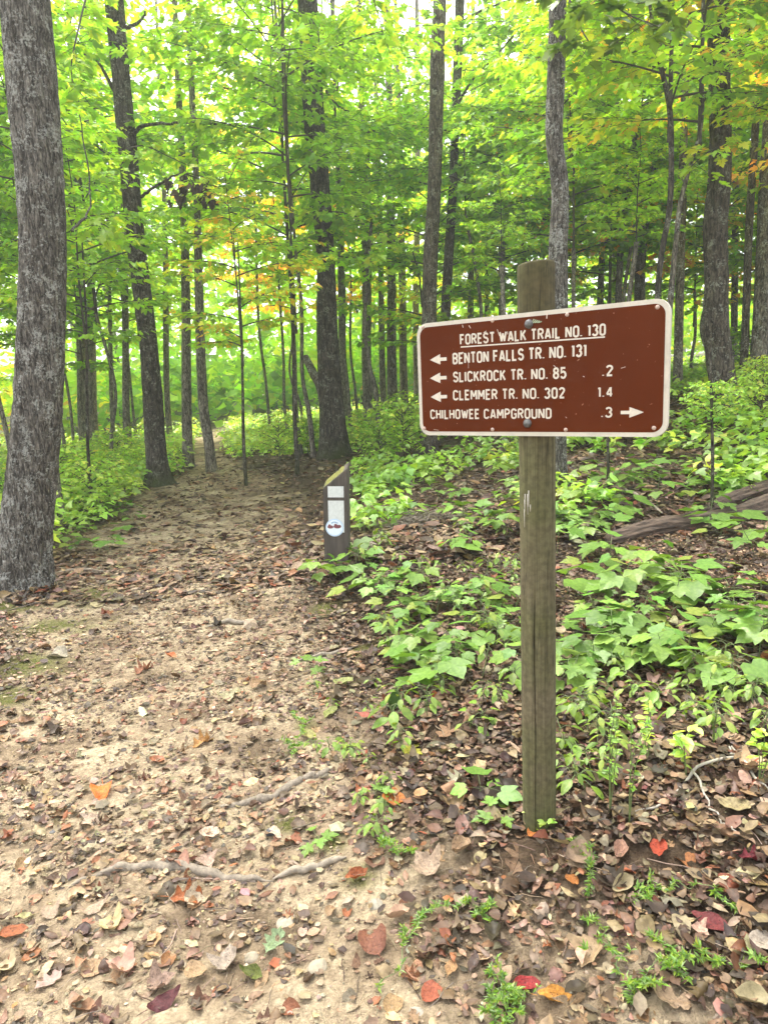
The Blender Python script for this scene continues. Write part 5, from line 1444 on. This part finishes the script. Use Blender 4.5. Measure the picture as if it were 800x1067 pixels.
def ribbon(pts, w, G, o):
    P = np.array(pts, float); keep = np.r_[True, np.linalg.norm(np.diff(P, axis=0), axis=1) > 1e-6]; P = P[keep]
    D = np.diff(P, axis=0); D /= np.linalg.norm(D, axis=1)[:, None]
    Nn = np.c_[-D[:, 1], D[:, 0]]
    M = np.r_[Nn[:1], Nn[:-1] + Nn[1:], Nn[-1:]]
    M /= np.linalg.norm(M, axis=1)[:, None]
    ref = np.r_[Nn[:1], Nn]
    sc2 = np.clip(1 / np.maximum(.35, (M * ref).sum(1)), 1, 1.45)
    P = P.copy()
    a, b = P + M * (w / 2 * sc2)[:, None], P - M * (w / 2 * sc2)[:, None]
    n = len(P); V = np.r_[S3(a[:, 0], a[:, 1], o), S3(b[:, 0], b[:, 1], o)]
    k = np.arange(n - 1)
    G.add(V, np.stack([k, n + k, n + k + 1, k + 1], -1))
def text(s, pa, pb, capL, gap=.25, space=.36, sw=.165):
    """pa, pb: pixel of the baseline's start and end; capL: pixel of the cap line above the start"""
    A, B, Cc = suv(*pa), suv(*pb), suv(*capL)
    H = Cc[1] - A[1]; G = Geo(); x = 0; strokes = []
    for ch in s:
        if ch == ' ': x += space; continue
        w, st_ = GL[ch]
        for p in st_: strokes.append(np.array(p) + [x, 0])
        x += w + gap + (.03 if ch in '.I1' else 0)
    tot = x - gap; sx = (B[0] - A[0]) / tot
    for k, p in enumerate(strokes):
        # keep the ends inside cap height
        p = np.c_[A[0] + p[:, 0] * sx, A[1] + (B[1] - A[1]) * p[:, 0] / tot + (.1 + p[:, 1] * .84) * H]
        ribbon(p, sw * H, G, .0010 + .00013 * (k % 5))
    obj('lettering', G.mesh('lettering', INK, False), board)
Z = lambda zx, zy: (420 + zx / 2.667, 260 + zy / 2.667)
text('FOREST WALK TRAIL NO. 130', Z(160, 266), Z(560, 240), Z(160, 236))
text('BENTON FALLS TR. NO. 131', Z(140, 320), Z(507, 299), Z(140, 288))
text('SLICKROCK TR. NO. 85', Z(141, 370), Z(451, 360), Z(141, 340))
text('CLEMMER TR. NO. 302', Z(141, 420), Z(447, 415), Z(141, 391))
text('CHILHOWEE CAMPGROUND', Z(78, 472), Z(410, 471), Z(78, 445))
text('.2', Z(555, 354), Z(580, 353), Z(555, 322))
text('1.4', Z(542, 412), Z(580, 411), Z(542, 382))
text('.3', Z(552, 468), Z(578, 468), Z(552, 438))
G = Geo(); ribbon([suv(*Z(160, 271)), suv(*Z(560, 243))], .0035, G, .001)
obj('underline', G.mesh('underline', INK, False), board)
def arrow(tip, tail, h):
    A, B = suv(*Z(*tip)), suv(*Z(*tail)); d = B[0] - A[0]; hw = (suv(*Z(tip[0], tip[1] - h))[1] - suv(*Z(tip[0], tip[1] + h))[1]) / 2
    hx = A[0] + d * .62; P = np.array([(A[0], A[1]), (A[0] + d * .3, A[1] + hw * .5), (hx, A[1] + hw), (hx, A[1] + hw * .32), (B[0], A[1] + hw * .32), (B[0], A[1] - hw * .32), (hx, A[1] - hw * .32), (hx, A[1] - hw), (A[0] + d * .3, A[1] - hw * .5)])
    V = S3(P[:, 0], P[:, 1], .0012)
    c = S3([A[0] + d * .45], [A[1]], .0012)
    n = len(P); k = np.arange(n)
    V = np.r_[V, c]
    obj('arrow', mesh('arrow', V, np.stack([k, (k + 1) % n, np.full(n, n)], -1), INK, smooth=False), board)
arrow((75, 307), (121, 306), 14.5); arrow((75, 358), (121, 357), 14.5); arrow((77, 410), (122, 410), 14.5); arrow((668, 452), (604, 454), 15)
# rivets and bolts
RIV = plain('rivet_head', (.45, .33, .26), .45, .35, 300)
BOLT = plain('galvanised_bolt', (.13, .125, .12), .5, .4, 120, metallic=.55)
def dome(c, rr, hh, mat, name, o=.0006):
    n, m = 18, 5; V = []
    for k in range(m):
        a = k / (m - 1) * math.pi / 2; rk = rr * math.cos(a); zk = hh * math.sin(a) + (0 if k else -.0005)
        for q in range(n):
            b = q * 2 * math.pi / n; V.append(U * (c[0] + rk * math.cos(b)) + ZZ * (c[1] - C0[2] + rk * math.sin(b)) + NN * (o + zk))
    i, j = np.meshgrid(np.arange(m - 1), np.arange(n), indexing='ij'); j2 = (j + 1) % n
    F = np.stack([i * n + j, i * n + j2, (i + 1) * n + j2, (i + 1) * n + j], -1).reshape(-1, 4)
    return obj(name, mesh(name, np.array(V), F, mat), board)
for p in [(55, 217), (248, 198), (455, 181), (706, 160), (59, 497), (248, 500), (451, 501), (696, 496)]: dome(suv(*Z(*p)), .0055, .0028, RIV, 'rivet')
for p in [(349, 207), (345, 483)]:
    b = dome(suv(*Z(*p)), .0125, .008, BOLT, 'bolt')
# chips and scratches in the paint
CHIP = plain('bare_scratch', (.6, .5, .4), .7, .3, 200)
r = np.random.default_rng(3); G = Geo()
for p, q2, w in [((165, 209), (167, 217), .0018), ((183, 211), (188, 219), .0018), ((182, 285), (182, 330), .0008), ((400, 178), (399, 192), .0028), ((262, 222), (268, 240), .0016), ((224, 232), (232, 226), .002), 
                ((165, 285), (172, 290), .002), ((142, 363), (150, 368), .002), ((290, 228), (291, 236), .002), ((418, 322), (424, 326), .0016), ((605, 330), (618, 326), .0012), ((86, 500), (100, 502), .001), ((500, 352), (504, 354), .0018), ((452, 465), (455, 468), .0016)]:
    ribbon([suv(*Z(*p)), suv(*Z(*q2))], w, G, .0018 + .0001 * len(G.v))
obj('wear_pattern', G.mesh('wear_pattern', CHIP, False), board)
G = Geo(); a = suv(*Z(362, 200))
for k in range(5): ribbon([a + np.array([-.006 + .005 * k, -.004]), a + np.array([.002 + .0055 * k, .006 - .002 * k])], .003, G, .0018 + .0001 * k)
obj('bare_patch', G.mesh('bare_patch', plain('green_scuff', (.3, .36, .22), .7, .4, 200), False), board)
# pale scrape on the post below the sign
G = Geo()
for k in range(7):
    aa = rad(-150 + 4 * k + r.normal(0, 1)); z = 1.0 + r.normal(0, .02); h = r.uniform(.02, .06)
    P = [(math.cos(aa) * (R0 - .0002), math.sin(aa) * (R0 - .0002), z), (math.cos(aa) * (R0 - .0002), math.sin(aa) * (R0 - .0002), z + h)]
    G.add(*tube(P, [.0012, .002], 5))
obj('scrape', G.mesh('scrape', plain('pale_scrape', (.36, .33, .27), .8, .2, 80)), sg)
